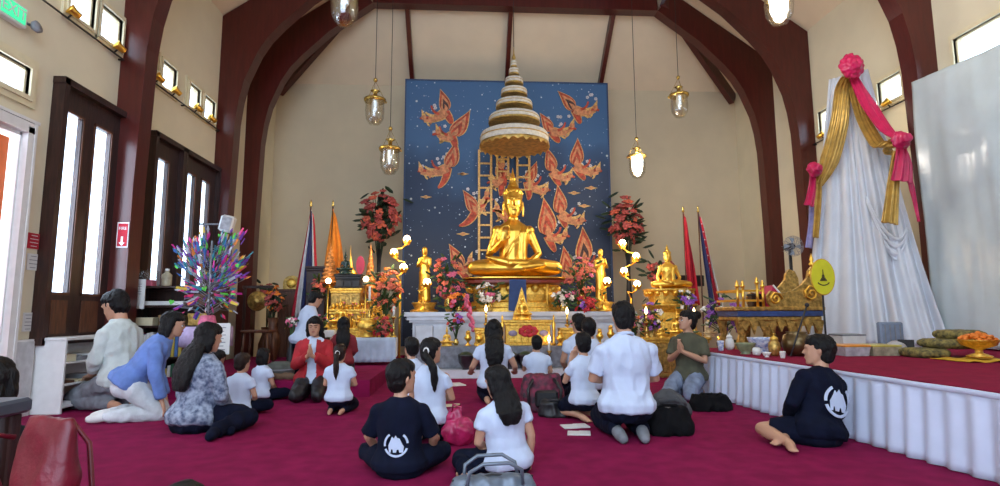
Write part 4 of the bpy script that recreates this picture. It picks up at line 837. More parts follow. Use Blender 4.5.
# ================= LEFT ALTAR
SZ = .19
def flag(label, px, ytop, Y, zb, bands, yb, wpx, bend=0, spread=1., seed=0):
    """pole with a cloth hanging in folds from its top; bands = (material, share) from the pole side outwards"""
    t = PY(px, ytop, Y); o = root('flag', label, 'flag', (t.x, Y, zb)); H_ = t.z - zb; b = MB(); b.tube([(0, 0, 0), (0, 0, H_ - .06)], .014, 8); b.lathe([(.10, 0), (.10, .02), (.03, .05)], n=14); b.build('pole', m_brown, o)
    b = MB(); b.lathe([(.012, H_ - .07), (.03, H_ - .05), (.012, H_ - .02), (.022, H_), (.004, H_ + .06)], n=10); b.build('finial', m_brass, o)
    L = t.z - PY(px, yb, Y).z; W_ = wpx * Y / 570; b = MB(); ms = [x[0] for x in bands]; u0 = 0; cuts = [0]
    for _, sh in bands: cuts.append(cuts[-1] + sh)
    def fn(u, v):   # u across the cloth, v down
        w_ = W_ * (.10 + .90 * v ** .75) * (1 - .10 * math.sin(v * 5 + seed)); x = (u - .25) * w_ + bend * v; y = .035 * math.sin(u * 19 + seed + v * 2) * (.3 + v) + .03 * math.sin(u * 7 + v * 4); return (x + .012, y - .02, H_ - .10 - L * v - .10 * u * (1 - v) * spread)
    for (m_, sh), a, c in zip(bands, cuts, cuts[1:]):
        k = ms.index(m_); b.sheet(lambda u, v, a=a, c=c: fn(a + (c - a) * u, v), max(3, int(18 * sh)), 16, .006, mi=bands.index((m_, sh)))
    c_ = b.build('cloth', [x[0] for x in bands], o); return o
m_fr, m_fw, m_fb, m_fo = mat('flag_red', (.45, .012, .03), .8, var=.1), mat('flag_white', (.62, .60, .58), .8, var=.08), mat('flag_blue', (.012, .018, .09), .8, var=.1), mat('flag_orange', (.80, .25, .02), .8, var=.1)
flag('striped red white and blue flag hanging from a pole left of the orange flag', 311, 203, 10.2, SZ, [(m_fr, .15), (m_fw, .17), (m_fb, .36), (m_fw, .161), (m_fr, .151)], 312, 24, -.16, seed=1)
flag('plain orange flag hanging from a pole beside the striped flag', 333, 203, 10.3, SZ, [(m_fo, 1.0)], 282, 22, -.05, seed=2)
flag('plain red flag hanging from a pole behind the right seated statue', 683, 209, 10.6, 0, [(m_fr, 1.0)], 300, 12, .05, seed=3)
fu = flag('starred blue and striped red and white flag on a pole right of the red flag', 698, 209, 10.5, 0, [(m_fb, .34), (m_fr, .13), (m_fw, .06), (m_fr, .131), (m_fw, .061), (m_fr, .132), (m_fw, .062)], 308, 17, .18, seed=4)
b = MB()
for i in range(12): b.ell((.03 + .05 * (i % 3) + .012 * i, -.085, 0) + V((0, 0, PY(698, 209, 10.5).z - .35 - .085 * i)) if False else V((.03 + .045 * (i % 2) + .011 * i, -.07, PY(698, 209, 10.5).z - .30 - .075 * i)), (.013, .006, .013), 5, 4)
b.build('stars', m_fw, fu)
# tall dark cabinet, cloth-covered tables and tiers
box_table('cabinet', 'dark brown cabinet behind the flags of the side altar', 'cabinet', 305, 327, 266, 372, 9.9, .5, m_wood, zb=SZ)
tz = PY(327, 328, 9.0).z
t1 = box_table('altar_table', 'gilded side altar table carrying rows of small gold ornaments', 'table', 327, 377, 328, 350, 9.0, .75, m_gold2, zb=SZ + .30, panel=m_gold2)
tw = root('cloth_table', 'low table under a white and pale blue cloth before the side altar', 'table', (PY(362, 350, 8.6).x, 8.85, SZ)); a_, c_ = PY(330, 347, 8.6).x, PY(395, 347, 8.6).x; b = MB(); b.bev((0, 0, .25), (c_ - a_, .3, .30), .01); b.build('body', m_white, tw)
b = MB(); b.sheet(lambda u, v: ((u - .5) * (c_ - a_ + .02), -.165 - .015 * math.sin(u * 60) * v, .405 - .36 * v), 60, 6, .008); b.build('skirt', mat('pale_blue_cloth', (.42, .50, .62), .8, var=.15, scale=5), tw)
t2 = box_table('altar_tier', 'lower gilded tier of the side altar carrying a row of cups', 'table', 327, 371, 309, 327, 9.3, .40, m_gold2, zb=PY(327, 328, 9.0).z, panel=m_oldgold); z309 = PY(327, 309, 9.3).z
t2b = box_table('altar_tier', 'upper gilded tier of the side altar under the dark seated statue', 'table', 329, 362, 288, 308, 9.45, .24, m_gold2, zb=z309 + .002, panel=m_oldgold)
t3 = box_table('statue_base', 'dark stepped base under the dark green seated statue', 'base', 334, 362, 274, 287, 9.46, .20, m_black, zb=PY(329, 288, 9.45).z + .002)
m_jade = mat('dark_jade', (.008, .030, .022), .22, var=.3)
zj = PY(334, 274, 9.42).z
small_statue('dark green seated statue on the side altar between two cone ornaments', 346, 274, 246, 9.5, zj, m=m_jade)
b = MB(); b.lathe([(.10, 0), (.115, .02), (.06, .10), (.03, .16), (.035, .19), (.012, .30), (.004, .5)], n=12); p = PY(350, 262, 9.62); b2 = b.build('gold_spire', m_gold, loc=(0, 0, 0)); b2.location = (p.x, 9.66, zj); tag(b2, 'thin gold spire rising behind the dark green seated statue', 'spire')
b = MB(); b.prism(disc(0, .17, .07, .16, 16), .03); fo = b.build('red_fan', mat('red_enamel', (.5, .02, .06), .4), loc=None); fo.location = (PY(360, 265, 9.7).x, 9.75, zj); tag(fo, 'red oval fan behind the dark green statue', 'fan')
def phum(px, y0, y1, Y, zb, label):
    t = PY(px, y0, Y); h = t.z - zb; o = root('cone_ornament', label, 'ornament', (t.x, Y, zb), 0, 'tiered cone ornaments'); pr = [(.05, 0), (.06, .03), (.03, .06)]; n = 9; W_ = .155
    for i in range(n): r_ = W_ * (1 - i / n) * .95 + .01; z = .08 + (h - .16) * i / n; pr += [(r_ * .86, z), (r_, z + .012), (r_, z + (h - .16) / n * .55), (r_ * .78, z + (h - .16) / n * .7)]
    pr += [(.01, h - .06), (.004, h)]; b = MB(); b.lathe(pr, n=20); b.build('tiers', mat('cone_orange', (.62, .24, .06), .4, .5, var=.4, scale=30), o); s = MB(); s.lathe([(.08, 0), (.085, .015), (.05, .04)], n=14); s.build('stand', m_gold, o)
phum(331, 243, 292, 9.56, PY(328, 288, 9.45).z + .003, 'tiered orange-gold cone ornament beside the orange flag'); phum(371, 243, 291, 9.9, .9, 'tiered orange-gold cone ornament right of the dark green statue')
for px, zz in ((371, 0),): 
    b = MB(); b.bev((0, 0, (.9 - SZ) / 2), (.34, .34, .9 - SZ), .02); o = b.build('plinth', m_oldgold); o.location = (PY(371, 290, 9.9).x, 9.9, SZ); tag(o, 'gilded plinth under the right cone ornament of the side altar', 'plinth')
for x, y in ((325.5, 281), (366, 279)):
    o = root('globe_lamp', 'small lit globe lamp on the side altar', 'lamp', (PY(x, y, 9.25).x + (.045 if x < 330 else 0), 9.25, tz), 0, 'globe lamps on the side altar'); g = PY(x, y, 9.25).z - o.location.z
    b = MB(); b.lathe([(.05, 0), (.05, .01), (.012, .03), (.012, g - .05), (.03, g - .03)], n=12); b.build('stand', m_gold, o); b = MB(); b.ell((0, 0, g), .045); b.build('globe', m_bulb, o)
tz = PY(327, 328, 9.0).z
small_statue('tiny gold seated statue in the middle of the side altar', 341, 327, 292, 9.12, tz, m=m_gold)
r2 = random.Random(8); used = []
for i in range(33):
    px = 329 + (i % 11) * 4.2 + r2.uniform(-.6, .6); Y = 9.08 if i < 11 else (9.20 if i < 22 else 9.36); h = r2.uniform(.06, .10) if i >= 22 else r2.uniform(.08, .15) if i < 11 else r2.uniform(.14, .24)
    if abs(px - 341) < 5 and i < 11 or (i >= 11 and abs(px - 327) < 3) or (i >= 11 and abs(px - 366) < 3): continue
    k_ = i % 3; o = root(('gold_goblet', 'gold_flower', 'gold_cup')[k_], ('small gold goblet in the rows on the side altar', 'small gold and pink flower ornament on the side altar', 'small gold lidded cup on the side altar')[k_], ('goblet', 'ornament', 'cup')[k_], (PY(px, 320, Y).x, Y, tz if i < 22 else z309), 0, ('gold goblets on the side altar', 'flower ornaments on the side altar', 'gold cups on the side altar')[k_])
    b = MB()
    if k_ == 0: b.lathe([(.026, 0), (.024, .01), (.008, .03), (.010, h * .5), (.030, h * .7), (.034, h), (.028, h * .95), (.01, h * .7)], n=12)
    elif k_ == 1:
        b.lathe([(.02, 0), (.025, h * .2), (.01, h * .4), (.006, h)], n=8)
        for q in range(6): a = q * 1.047; b.ell((.026 * math.cos(a), .02 * math.sin(a), h + .012 * math.sin(a * 2)), (.022, .022, .014), 6, 4, mi=1 if q % 3 == 0 else 0)
    else: b.lathe([(.03, 0), (.032, h * .4), (.034, h * .6), (.02, h * .75), (.008, h * .85), (.012, h * .9), (.003, h)], n=12)
    b.build('body', [m_gold, m_fpink], o)
bouquet('orange-red flowers right of the dark green statue beside the lotus lamp', 386, 290, 9.35, SZ, 30, 46, [m_fsalmon, m_forange, m_fsalmon], 46, bs=.065, seed=21, vase=m_oldgold, vr=.12, vh=.75)
bouquet('dark red flowers in a tall dark vase at the right end of the side altar', 383, 327, 8.85, SZ + .4, 20, 22, [m_fred, m_dusty], 30, bs=.045, seed=22, vase=m_black, vr=.05, vh=.14)
bouquet('pink and white flowers at the left end of the side altar', 321, 320, 8.9, SZ, 14, 12, [m_fpink, m_fwhite], 16, bs=.045, seed=23, vase=m_brass, vr=.05, vh=.65)
bouquet('pink flowers behind the person bent forward', 292, 322, 7.6, SZ, 13, 9, [m_fpink, m_fwhite], 12, bs=.035, seed=24, vase=m_black, vr=.05, vh=.45)
bouquet('pink and orange flowers behind the left lit globe of the side altar', 319, 287, 9.55, 1.19, 14, 20, [m_dusty, m_fsalmon], 18, bs=.05, seed=25, vase=m_black, vr=.05, vh=.1)
# golden leaf tree and urn
o = root('gold_leaf_tree', 'small gold leaf tree standing at the right of the side altar', 'ornament', (PY(376, 345, 8.8).x - .02, 8.98, SZ + .40)); b = MB(); b.lathe([(.06, 0), (.05, .02), (.02, .06)], n=12); b.tube([(0, 0, 0), (0, 0, .45)], .008, 6)
for i in range(70): a = i * 2.4; z = .12 + .36 * (i / 70); r_ = .11 * (1 - .5 * i / 70); p = V((r_ * math.cos(a), r_ * math.sin(a), z)); b.tube([(0, 0, z - .03), p], .003, 4); b.ell(p, (.018, .018, .010), 5, 4)
b.build('leaves', m_gold, o)
o = root('gold_urn', 'round ornate gold urn in front of the side altar', 'urn', (PY(365, 345, 8.72).x, 8.86, SZ + .405)); b = MB(); b.lathe([(.09, 0), (.10, .02), (.05, .05), (.13, .10), (.15, .17), (.12, .24), (.09, .26), (.12, .29), (.10, .28)], n=22); b.build('bowl', m_gold2, o)
for s in (-1, 1): b = MB(); b.tube([(.13 * s, 0, .14), (.19 * s, 0, .18), (.18 * s, 0, .24), (.12 * s, 0, .24)], .012, 6); b.build('handle', m_gold, o)
for px, py, Y, zz, lb in ((370, 283, 9.1, tz, 'tall unlit white candle behind the side altar ornaments'), (394, 303, 8.85, SZ + .4, 'tall unlit white candle at the right end of the side altar')):
    candle(px, py, Y, zz, label=lb, lit=False)
o = root('white_box', 'plain white box behind the cloth table of the side altar', 'box', (PY(351, 346, 8.9).x - .1, 8.9, SZ + .405)); b = MB(); b.bev((-.22, 0, .055), (.16, .16, .11), .01); b.build('body', m_white, o)
# ---------------- back left corner: gong stand, cabinet, pots
o = root('brown_cabinet', 'brown wooden cabinet in the back left corner under the gilt arch', 'cabinet', (PY(291, 340, 10.7).x, 10.7, 0)); h = PY(291, 289, 10.45).z
b = MB(); b.bev((0, 0, h / 2), (.40, .42, h - .06), .012); b.bev((0, 0, h - .02), (.44, .46, .04), .008); b.build('body', m_brown, o)
for s in (-1, 1):
    d_ = MB(); d_.bev((s * .095, -.215, h * .45), (.17, .03, h * .7), .01); d_.bev((s * .095, -.235, h * .45), (.12, .015, h * .55), .005); q = d_.build('door', m_brown, o); k_ = MB(); k_.ell((s * .03, -.25, h * .5), .014); k_.build('knob', m_brass, q)
g_ = root('gilt_arch', 'round-topped gilt carving standing on the brown corner cabinet', 'carving', (o.location.x, 10.65, h)); b = MB(); ar = [(-.15, 0), (.15, 0)] + [(.15 * math.cos(a), .11 + .14 * math.sin(a)) for a in [i * math.pi / 12 for i in range(13)]]; b.prism(ar, .06); b.build('body', m_oldgold, g_)
b = MB(); b.lathe([(.02, 0), (.08, .0), (.085, .015), (.06, .03), (.01, .035)], (0, -.06, .11), 20, M=Matrix.Rotation(R(90), 3, 'X')); b.build('rosette', m_gold2, g_)
o = root('gong', 'round bronze gong on a dark wooden frame in the back left corner', 'gong', (PY(257, 300, 10.0).x, 10.0, SZ)); cz = PY(257, 301, 10.0).z - SZ
b = MB(); b.lathe([(.01, .05), (.05, .045), (.055, .02), (.155, .01), (.17, -.02), (.16, -.03), (.01, -.02)], (0, 0, cz), 26, M=Matrix.Rotation(R(90), 3, 'X')); b.build('disc', m_oldgold, o)
b = MB()
for s in (-1, 1): b.bev((s * .22, .04, (cz + .24) / 2), (.04, .04, cz + .24), .006); b.bev((s * .22, .04, .03), (.06, .3, .06), .01)
b.bev((0, .04, cz + .24), (.52, .05, .05), .01); b.build('frame', m_wood, o)
bouquet('dull yellow and red flowers in a pot beside the bronze gong', 274, 300, 9.9, SZ, 15, 22, [m_forange, m_dusty], 26, bs=.06, leaf=m_leafd, seed=31, vase=m_brown, vr=.13, vh=.7)
bouquet('dark leafy potted plant in the back left corner near the wall', 268, 290, 11.3, 0, 22, 16, [m_forange, m_dusty], 14, bs=.06, leaf=m_leafd, seed=32, vase=m_brown, vr=.14, vh=.7)
o = root('wooden_stool', 'dark wooden stool in front of the bronze gong', 'stool', (PY(258, 350, 9.0).x, 9.0, SZ)); h = PY(258, 330, 9.0).z - SZ; b = MB(); b.bev((0, 0, h - .02), (.42, .36, .04), .01); b.build('seat', m_brown, o)
for sx in (-1, 1):
    for sy in (-1, 1): b = MB(); b.tube([(sx * .19, sy * .15, 0), (sx * .16, sy * .13, h - .04)], .02, 8); b.build('leg', m_brown, o)
o = root('round_cushion', 'grey-green round cushion on the low step beside the side altar', 'cushion', (PY(282, 368, 7.3).x, 7.25, SZ)); b = MB(); b.lathe([(.10, 0), (.155, .03), (.17, .09), (.155, .15), (.10, .18), (.01, .185)], n=22); b.build('cover', mat('grey_green', (.10, .11, .10), .9, var=.2, bump=.3), o); b = MB(); b.lathe([(.169, .08), (.174, .09), (.169, .10)], n=22); b.build('piping', m_grey, o)
o = root('sandal_pile', 'crumpled brown cloth lying on the step before the cushion', 'cloth', (PY(278, 378, 7.0).x, 6.98, SZ)); o.name = 'crumpled_cloth'; b = MB()
for i in range(5): b.ell((-.16 + .08 * i, .02 * (i % 2), .03), (.07, .05, .04), 8, 6)
mobj('cloth', remesh(b, .012, 3, .01, 4), mat('brown_cloth', (.16, .10, .06), .9), o)
# ================= RIGHT ALTAR
YR = 9.2; zr = PY(668, 289, YR).z
buddha('seated_statue', 'smaller gold seated statue right of the mural reaching down to its knee', 'statue', (PY(668.5, 285, YR).x, YR, zr), math.pi, .70, ('lapin', 'touch'), .009)
o = root('gilded_throne', 'gilded stepped throne under the smaller seated statue at right', 'pedestal', (PY(668.5, 285, YR).x, YR, .0)); b = MB()
b.loft([rnd_plan(x, x * .75, z, 20) for x, z in ((.52, 0), (.52, .45), (.46, .47), (.46, .62), (.40, .64), (.38, .80), (.30, .84), (.30, .95), (.37, .99), (.42, 1.06), (.42, 1.08), (.30, 1.10), (.32, zr - .06), (.40, zr - .03), (.40, zr - .002))], sm=False); b.build('base', m_gold2, o)
b = MB()
for i in range(16): a = i * math.pi / 8; b.ell((.37 * math.cos(a), .28 * math.sin(a), zr - .07), (.05, .05, .055), 8, 5)
b.build('petals', m_gold, o)
box_table('offering_shelf', 'gilded offering shelf with small statues before the smaller seated statue', 'table', 641, 712, 338, 372, 8.35, .32, m_gold2, zb=0, panel=m_oldgold)
zo = PY(641, 338, 8.35).z
small_statue('small gold statue in front of the throne, beside the olive-shirted person', 676, 338, 305, 8.45, zo); small_statue('pale gold small statue at the right end of the offering shelf', 708, 338, 312, 8.45, zo, m=mat('pale_gold', (.8, .62, .35), .35, .6))
small_statue('tiny gold statue at the left of the offering shelf', 661, 338, 318, 8.42, zo)
candle(646, 311, 8.45, zo, label='lit candle left on the right offering shelf', m=m_brass); candle(694, 312, 8.45, zo, label='lit candle right on the right offering shelf', m=m_brass)
bouquet('purple and pink flowers left of the throne', 651, 318, 8.75, 0, 22, 30, [m_fpurple, m_fpink, m_fwhite], 34, bs=.05, seed=41, vase=m_oldgold, vr=.10, vh=.7)
bouquet('purple and white flowers right of the throne', 686, 300, 8.85, 0, 18, 22, [m_fpurple, m_fwhite], 20, bs=.05, seed=42, vase=m_oldgold, vr=.10, vh=.8)
bouquet('loose purple and white flowers with green sprays at the far end of the dais', 722, 314, 7.75, 0, 38, 42, [m_fpurple, m_fwhite, m_fpurple], 44, bs=.05, seed=43, vase=m_brass, vr=.12, vh=.62)
b = MB(); b.bev((0, 0, .06), (.30, .15, .12), .01); o = b.build('box', m_black); o.location = (PY(692, 278, 10.9).x, 10.9, 0); bpy.data.objects.remove(o)
o = root('black_speaker', 'black box loudspeaker on a thin stand behind the flags at right', 'speaker', (PY(697, 285, 11.2).x - .1, 11.3, 0)); z = PY(697, 281, 11.3).z; b = MB(); b.bev((0, 0, z), (.50, .22, .22), .01); b.build('cabinet', m_black, o); b = MB(); b.tube([(0, 0, 0), (0, 0, z - .1)], .02, 8); b.lathe([(.2, 0), (.2, .015), (.03, .03)], n=16); b.build('stand', m_grey, o)
# ================= DAIS
e0, e1 = V((2.83, 7.15, 0)), V((3.12, .8, 0)); DZ = .5
o = root('dais', 'raised dais with dark red carpet top and gathered white skirt along the right wall', 'platform', (4.6, 4.6, 0))
b = MB(); pl_ = [(e1.x, e1.y), (XR - .02, e1.y), (XR - .02, e0.y + .2), (e0.x, e0.y)]; b.loft([[(x, y, z) for x, y in pl_] for z in (.0, DZ - .03)], sm=False); b.v = [(x - 4.6, y - 4.6, z) for x, y, z in b.v]; b.build('frame', m_brown, o)
b = MB(); b.loft([[(x - (.03 if x < 4 else 0), y, z) for x, y in pl_] for z in (DZ - .03, DZ)], sm=False); b.v = [(x - 4.6, y - 4.6, z) for x, y, z in b.v]; b.build('carpet_top', m_carpet2, o)
rr = random.Random(2); gath = [rr.uniform(.5, 1.6) for _ in range(200)]
def skirt(u, v):
    p = e0.lerp(e1, u); s = u * 6.4; w_ = noise.noise(V((s * 5, 0, 0))) ; f = math.sin(s * 40 + 2.6 * noise.noise(V((s * 2.2, 3, 0)))) * (.013 + .006 * v) * (1 + .5 * noise.noise(V((s * 3, 9, 0)))) + .008 * w_ * v; return (p.x - .045 - f - .03 * v - 4.6, p.y - 4.6, DZ - .03 - (DZ - .035) * v)
m_satin = mat('white_satin', (.60, .66, .82), .28, var=.05, scale=4, sheen=.2)
b = MB(); b.sheet(skirt, 420, 10, .006); b.build('skirt', m_satin, o)
b = MB(); b.sheet(lambda u, v: tuple(e0.lerp(e1, u) + V((-.07 - .008 * math.sin(u * 70), 0, DZ - .002 - .035 * v)) - V((4.6, 4.6, 0))), 120, 2, .006); b.build('skirt_band', m_satin, o)
# gilded seat
YS = 6.75; xa, xb = PY(738, 350, YS).x, PY(829, 350, YS).x; W = xb - xa; o = root('preaching_throne', 'ornate gilded preaching seat with scrolled arm and small railing on the dais', 'seat', ((xa + xb) / 2, YS + .3, DZ)); zt = PY(780, 307, YS).z - DZ; D2 = .30
b = MB(); b.bev((0, 0, zt - .02), (W, .6, .05), .01); b.bev((0, 0, zt - .14), (W * .93, .55, .05), .008); b.build('seat_board', m_oldgold, o)
b = MB(); b.bev((0, 0, zt - .08), (W * .95, .57, .07), .006); b.build('blue_band', mat('blue_enamel', (.03, .06, .18), .4, var=.3), o)
b = MB(); n = 9
for i in range(n): x = (i + .5 - n / 2) * W * .9 / n; b.prism([(x - W * .05, zt - .16), (x + W * .05, zt - .16), (x + W * .03, zt - .23), (x, zt - .30 - .03 * (i % 2)), (x - W * .03, zt - .23)], .03, Matrix.Translation((0, -.26, 0)))
b.box((0, -.25, zt - .19), (W * .9, .03, .08)); b.build('carved_apron', m_oldgold, o)
for sx in (-1, -.34, .34, 1):
    for sy in (-1, 1):
        b = MB(); x = sx * (W / 2 - .08); y = sy * .24; b.loft([[(x + u * r_ + ox * (1 if sx > 0 else -1), y + v * r_, z) for u, v in ((-1, -1), (1, -1), (1, 1), (-1, 1))] for r_, z, ox in ((.05, 0, .02), (.035, .05, .03), (.028, zt * .35, .0), (.045, zt * .65, .01), (.06, zt - .16, 0))], sm=False); b.build('leg', m_oldgold, o)
b = MB()
for x0, x1, y in ((-.48, -.18, -.26),):
    pass
for i, x in enumerate((-W / 2 + .05, -W / 2 + .12, -W / 2 + .30, -W / 2 + .37)):
    p_ = MB(); h = .26 if i != 2 else .30; p_.tube([(x, -.26, zt), (x, -.26, zt + h)], .017, 8); p_.lathe([(.022, h - .02), (.03, h), (.012, h + .02), (.02, h + .035), (.003, h + .07)], (x, -.26, zt), 10); p_.build('post', m_gold, o)
b.box((-W / 2 + .21, -.26, zt + .20), (.34, .02, .025)); b.box((-W / 2 + .21, -.26, zt + .08), (.34, .02, .025)); b.box((-W / 2 + .21, .26, zt + .20), (.34, .02, .025)); b.box((-W / 2 + .03, 0, zt + .20), (.02, .52, .025)); b.box((-W / 2 + .03, 0, zt + .08), (.02, .52, .025)); b.build('rail', m_gold, o)
prof = [(-.10, 0), (W / 2 - .02, 0), (W / 2 + .0, .20), (W / 2 - .01, .38), (W / 2 - .05, .47), (W / 2 - .12, .50), (W / 2 - .17, .44), (W / 2 - .19, .36), (W / 2 - .27, .27), (W / 2 - .38, .20), (.0, .16), (-.10, .20), (-.15, .14), (-.14, .05)]
for sy in (-.28, .22): b = MB(); b.prism([(x, zt + z) for x, z in prof], .05, Matrix.Translation((0, sy + .05, 0))); q = b.build('scroll_arm', m_oldgold, o); bmfix(q)
for cx, cz_, r0 in ((-.05, .10, .085), (W / 2 - .12, .40, .07), (W / 2 - .16, .16, .11)):
    b = MB(); pts = [(cx + r0 * (1 - t / 14) * math.cos(t * .9), -.29, zt + cz_ + r0 * (1 - t / 14) * math.sin(t * .9)) for t in range(13)]; b.tube(pts, .014, 8); b.build('scroll', m_gold, o)
b = MB(); b.lathe([(.02, .50), (.035, .53), (.015, .56), (.025, .58), (.004, .66)], (W / 2 - .11, -.25, zt), 10); b.build('finial', m_gold, o)
cu = root('triangular_cushion', 'bright red triangular cushion with white edge on the gilded seat', 'cushion', (PY(772, 290, YS + .3).x, YS + .35, DZ + zt + .005)); b = MB(); b.prism([(-.12, 0), (.17, 0), (-.04, .27)], .30, Matrix.Translation((0, .15, 0))); b.build('cover', mat('cerise_cloth', (.55, .02, .10), .6, var=.1), cu); b = MB(); b.tube([(.17, -.155, .01), (-.04, -.155, .27)], .012, 6); b.build('piping', m_white, cu)
bx = root('dark_casket', 'small dark casket on the gilded seat inside the railing', 'box', (PY(756, 298, YS + .3).x, YS + .3, DZ + zt + .005)); b = MB(); b.bev((0, 0, .07), (.17, .14, .14), .01); b.build('body', m_wood, bx); b = MB(); b.bev((0, 0, .15), (.18, .15, .03), .008); b.build('lid', m_black, bx)
# electric fan
fp = PY(791, 246, 7.5); o = root('electric_fan', 'small blue-grey electric fan on a dark stand behind the gilded seat', 'fan', (fp.x + .04, 7.6, 0)); z = fp.z; b = MB(); b.lathe([(.17, 0), (.17, .03), (.04, .05)], n=20); b.tube([(0, 0, .04), (0, 0, z)], .022, 8); b.build('stand', m_black, o)
b = MB()
for q in range(8): r_ = .02 + .017 * q; b.tube([(r_ * math.cos(t), -.10 - .03 * (1 - (r_ / .14) ** 2), z + r_ * math.sin(t)) for t in [i * math.pi / 10 for i in range(21)]], .003, 4)
for q in range(12): a = q * math.pi / 6; b.tube([(.02 * math.cos(a), -.13, z + .02 * math.sin(a)), (.14 * math.cos(a), -.10, z + .14 * math.sin(a)), (.13 * math.cos(a), -.02, z + .13 * math.sin(a))], .003, 4)
b.build('grille', m_grey, o); b = MB()
for q in range(4): a = q * math.pi / 2; b.prism([(.015 * math.cos(a) , .015 * math.sin(a)), (.12 * math.cos(a - .3), .12 * math.sin(a - .3)), (.125 * math.cos(a + .25), .125 * math.sin(a + .25))], .006, Matrix.Translation((0, -.06, z)))
b.build('blades', mat('pale_blue_plastic', (.35, .45, .58), .4), o); b = MB(); b.tube([(0, -.05, z), (0, .08, z)], .05, 12, round_=True); b.build('motor', m_black, o)
# yellow round fan sign
tp = PY(822, 277, 6.3); o = root('ceremonial_fan', 'yellow oval ceremonial fan with a small dark stupa emblem on a thin pole', 'fan', (tp.x, 6.3, DZ)); zc = tp.z - DZ; k = 6.3 / 570
b = MB(); b.prism(disc(0, zc, 12.3 * k, 18 * k, 28), .02); b.build('disc', mat('yellow_cloth', (.62, .60, .02), .5, var=.05), o); b = MB(); b.tube([(12.5 * k * math.cos(t), -.01, zc + 18.2 * k * math.sin(t)) for t in [i * math.pi / 16 for i in range(33)]], .010, 6); b.build('rim', mat('orange_gold', (.65, .38, .03), .4, .3), o)
b = MB(); b.tube([(0, .01, .03), (0, .01, zc - 18 * k)], .011, 8); b.lathe([(.13, 0), (.13, .02), (.02, .04)], (0, .01, 0), 16); b.build('pole', m_black, o)
b = MB(); e_ = [(-.042, -.045), (.042, -.045), (.038, -.03), (.026, -.026), (.026, -.012), (.016, -.008), (.014, .02), (.006, .028), (.003, .085), (-.003, .085), (-.006, .028), (-.014, .02), (-.016, -.008), (-.026, -.012), (-.026, -.026), (-.038, -.03)]; b.prism([(x, zc + z) for x, z in e_], .006, Matrix.Translation((0, -.02, 0)))
n = 10; b2 = MB()
for i in range(n): a0, a1 = -2.4 + 1.66 * i / n, -2.4 + 1.66 * (i + 1) / n; b2.prism([(.085 * math.cos(a0), zc + .09 * math.sin(a0)), (.085 * math.cos(a1), zc + .09 * math.sin(a1)), (.097 * math.cos(a1), zc + .102 * math.sin(a1)), (.097 * math.cos(a0), zc + .102 * math.sin(a0))], .005, Matrix.Translation((0, -.02, 0)))
b.build('emblem', mat('emblem_dark', (.05, .04, .01), .6), o); b2.build('scroll_mark', mat('emblem_dark', None), o)
# vessels on the near edge of the dais
def vessel(name, label, cat, px, py, wpx, hpx, m, prof, Y=None, lid=None, n=20):
    g = PZ(px, py, DZ + .002); Y = Y or g.y; g = PY(px, py, Y); s = wpx * g.y / 570 / 2; h = hpx * g.y / 570; o = root(name, label, cat, (g.x, Y, DZ + .002)); b = MB(); b.lathe([(r_ * s, z * h) for r_, z in prof], n=n); b.build('bowl', m, o)
    if lid: b = MB(); b.lathe([(.75 * s, h * .98), (.6 * s, h * 1.15), (.15 * s, h * 1.25), (.12 * s, h * 1.35), (.02, h * 1.42)], n=n); b.build('lid', lid, o)
    return o
BOWL = [(.5, 0), (.5, .06), (.42, .12), (.8, .45), (.98, .9), (1.02, 1), (.94, .98), (.75, .5), (.02, .2)]; JAR = [(.6, 0), (.85, .15), (1, .5), (.85, .85), (.6, .95), (.7, 1), (.55, .98)]; CUP = [(.7, 0), (.75, .1), (.95, .8), (1, 1), (.9, .98), (.02, .3)]
m_cel = mat('celadon', (.22, .24, .13), .3, var=.3); m_bw = mat('blue_white_china', (.20, .28, .55), .25, scale=30, col2=(.75, .78, .82)); m_china = mat('white_china', (.7, .7, .66), .25, var=.05); m_bronze = mat('bronze', (.16, .11, .05), .3, .8, var=.3)
tb = root('low_tray_table', 'low brown wooden board at the far edge of the dais', 'board', (3.28, 6.75, DZ)); b = MB(); b.bev((0, 0, .012), (.78, .40, .022), .004); b.build('top', m_brown, tb); bpy.data.objects.remove(tb.children[0]); bpy.data.objects.remove(tb)
for a in (('china_bowl', 'blue and white patterned china bowl before the gilded seat', 'bowl', 763, 352, 29, 15, m_bw, BOWL, 6.25), ('celadon_bowl', 'green-brown glazed bowl left of the patterned china bowl', 'bowl', 746, 354, 20, 11, m_cel, BOWL, 6.05), ('white_cup', 'small white cup between the china bowl and the bronze bell bowl', 'cup', 757, 358, 9, 8, m_china, JAR, 5.85),
          ('white_jar', 'white lidded jar at the far corner of the dais', 'jar', 730, 349, 9, 12, m_china, JAR, 6.75), ('white_cup', 'little white cup at the far corner of the dais', 'cup', 721, 351, 7, 10, m_bw, CUP, 6.6), ('gold_jar', 'gilt jar left of the large bronze bowl', 'jar', 775, 357, 12, 16, m_oldgold, JAR, 5.75),
          ('white_dish', 'small white dish near the gilt jar', 'dish', 767, 360, 9, 5, m_china, BOWL, 5.6), ('large_bronze_bowl', 'large bronze bell bowl on the near side of the gilded seat', 'bowl', 798, 356, 30, 24, m_bronze, JAR, 5.75), ('glass_cup', 'tiny pale cup beside the person in the navy sweatshirt', 'cup', 783, 361, 6, 7, m_china, CUP, 5.45)):
    vessel(*a[:9], Y=a[9], lid={'white_jar': m_china, 'gold_jar': m_gold2}.get(a[0]))
p0 = PY(790, 350, 5.5); p1 = PY(807, 305, 5.62); b = MB(); b.tube([(p0.x, 5.5, DZ + .015), p1], .009, 8); b.ell(p1, .022); tag(b.build('striker', m_black, loc=(p0.x, 5.5, DZ)), 'thin dark striker stick leaning on the large bronze bowl', 'stick')
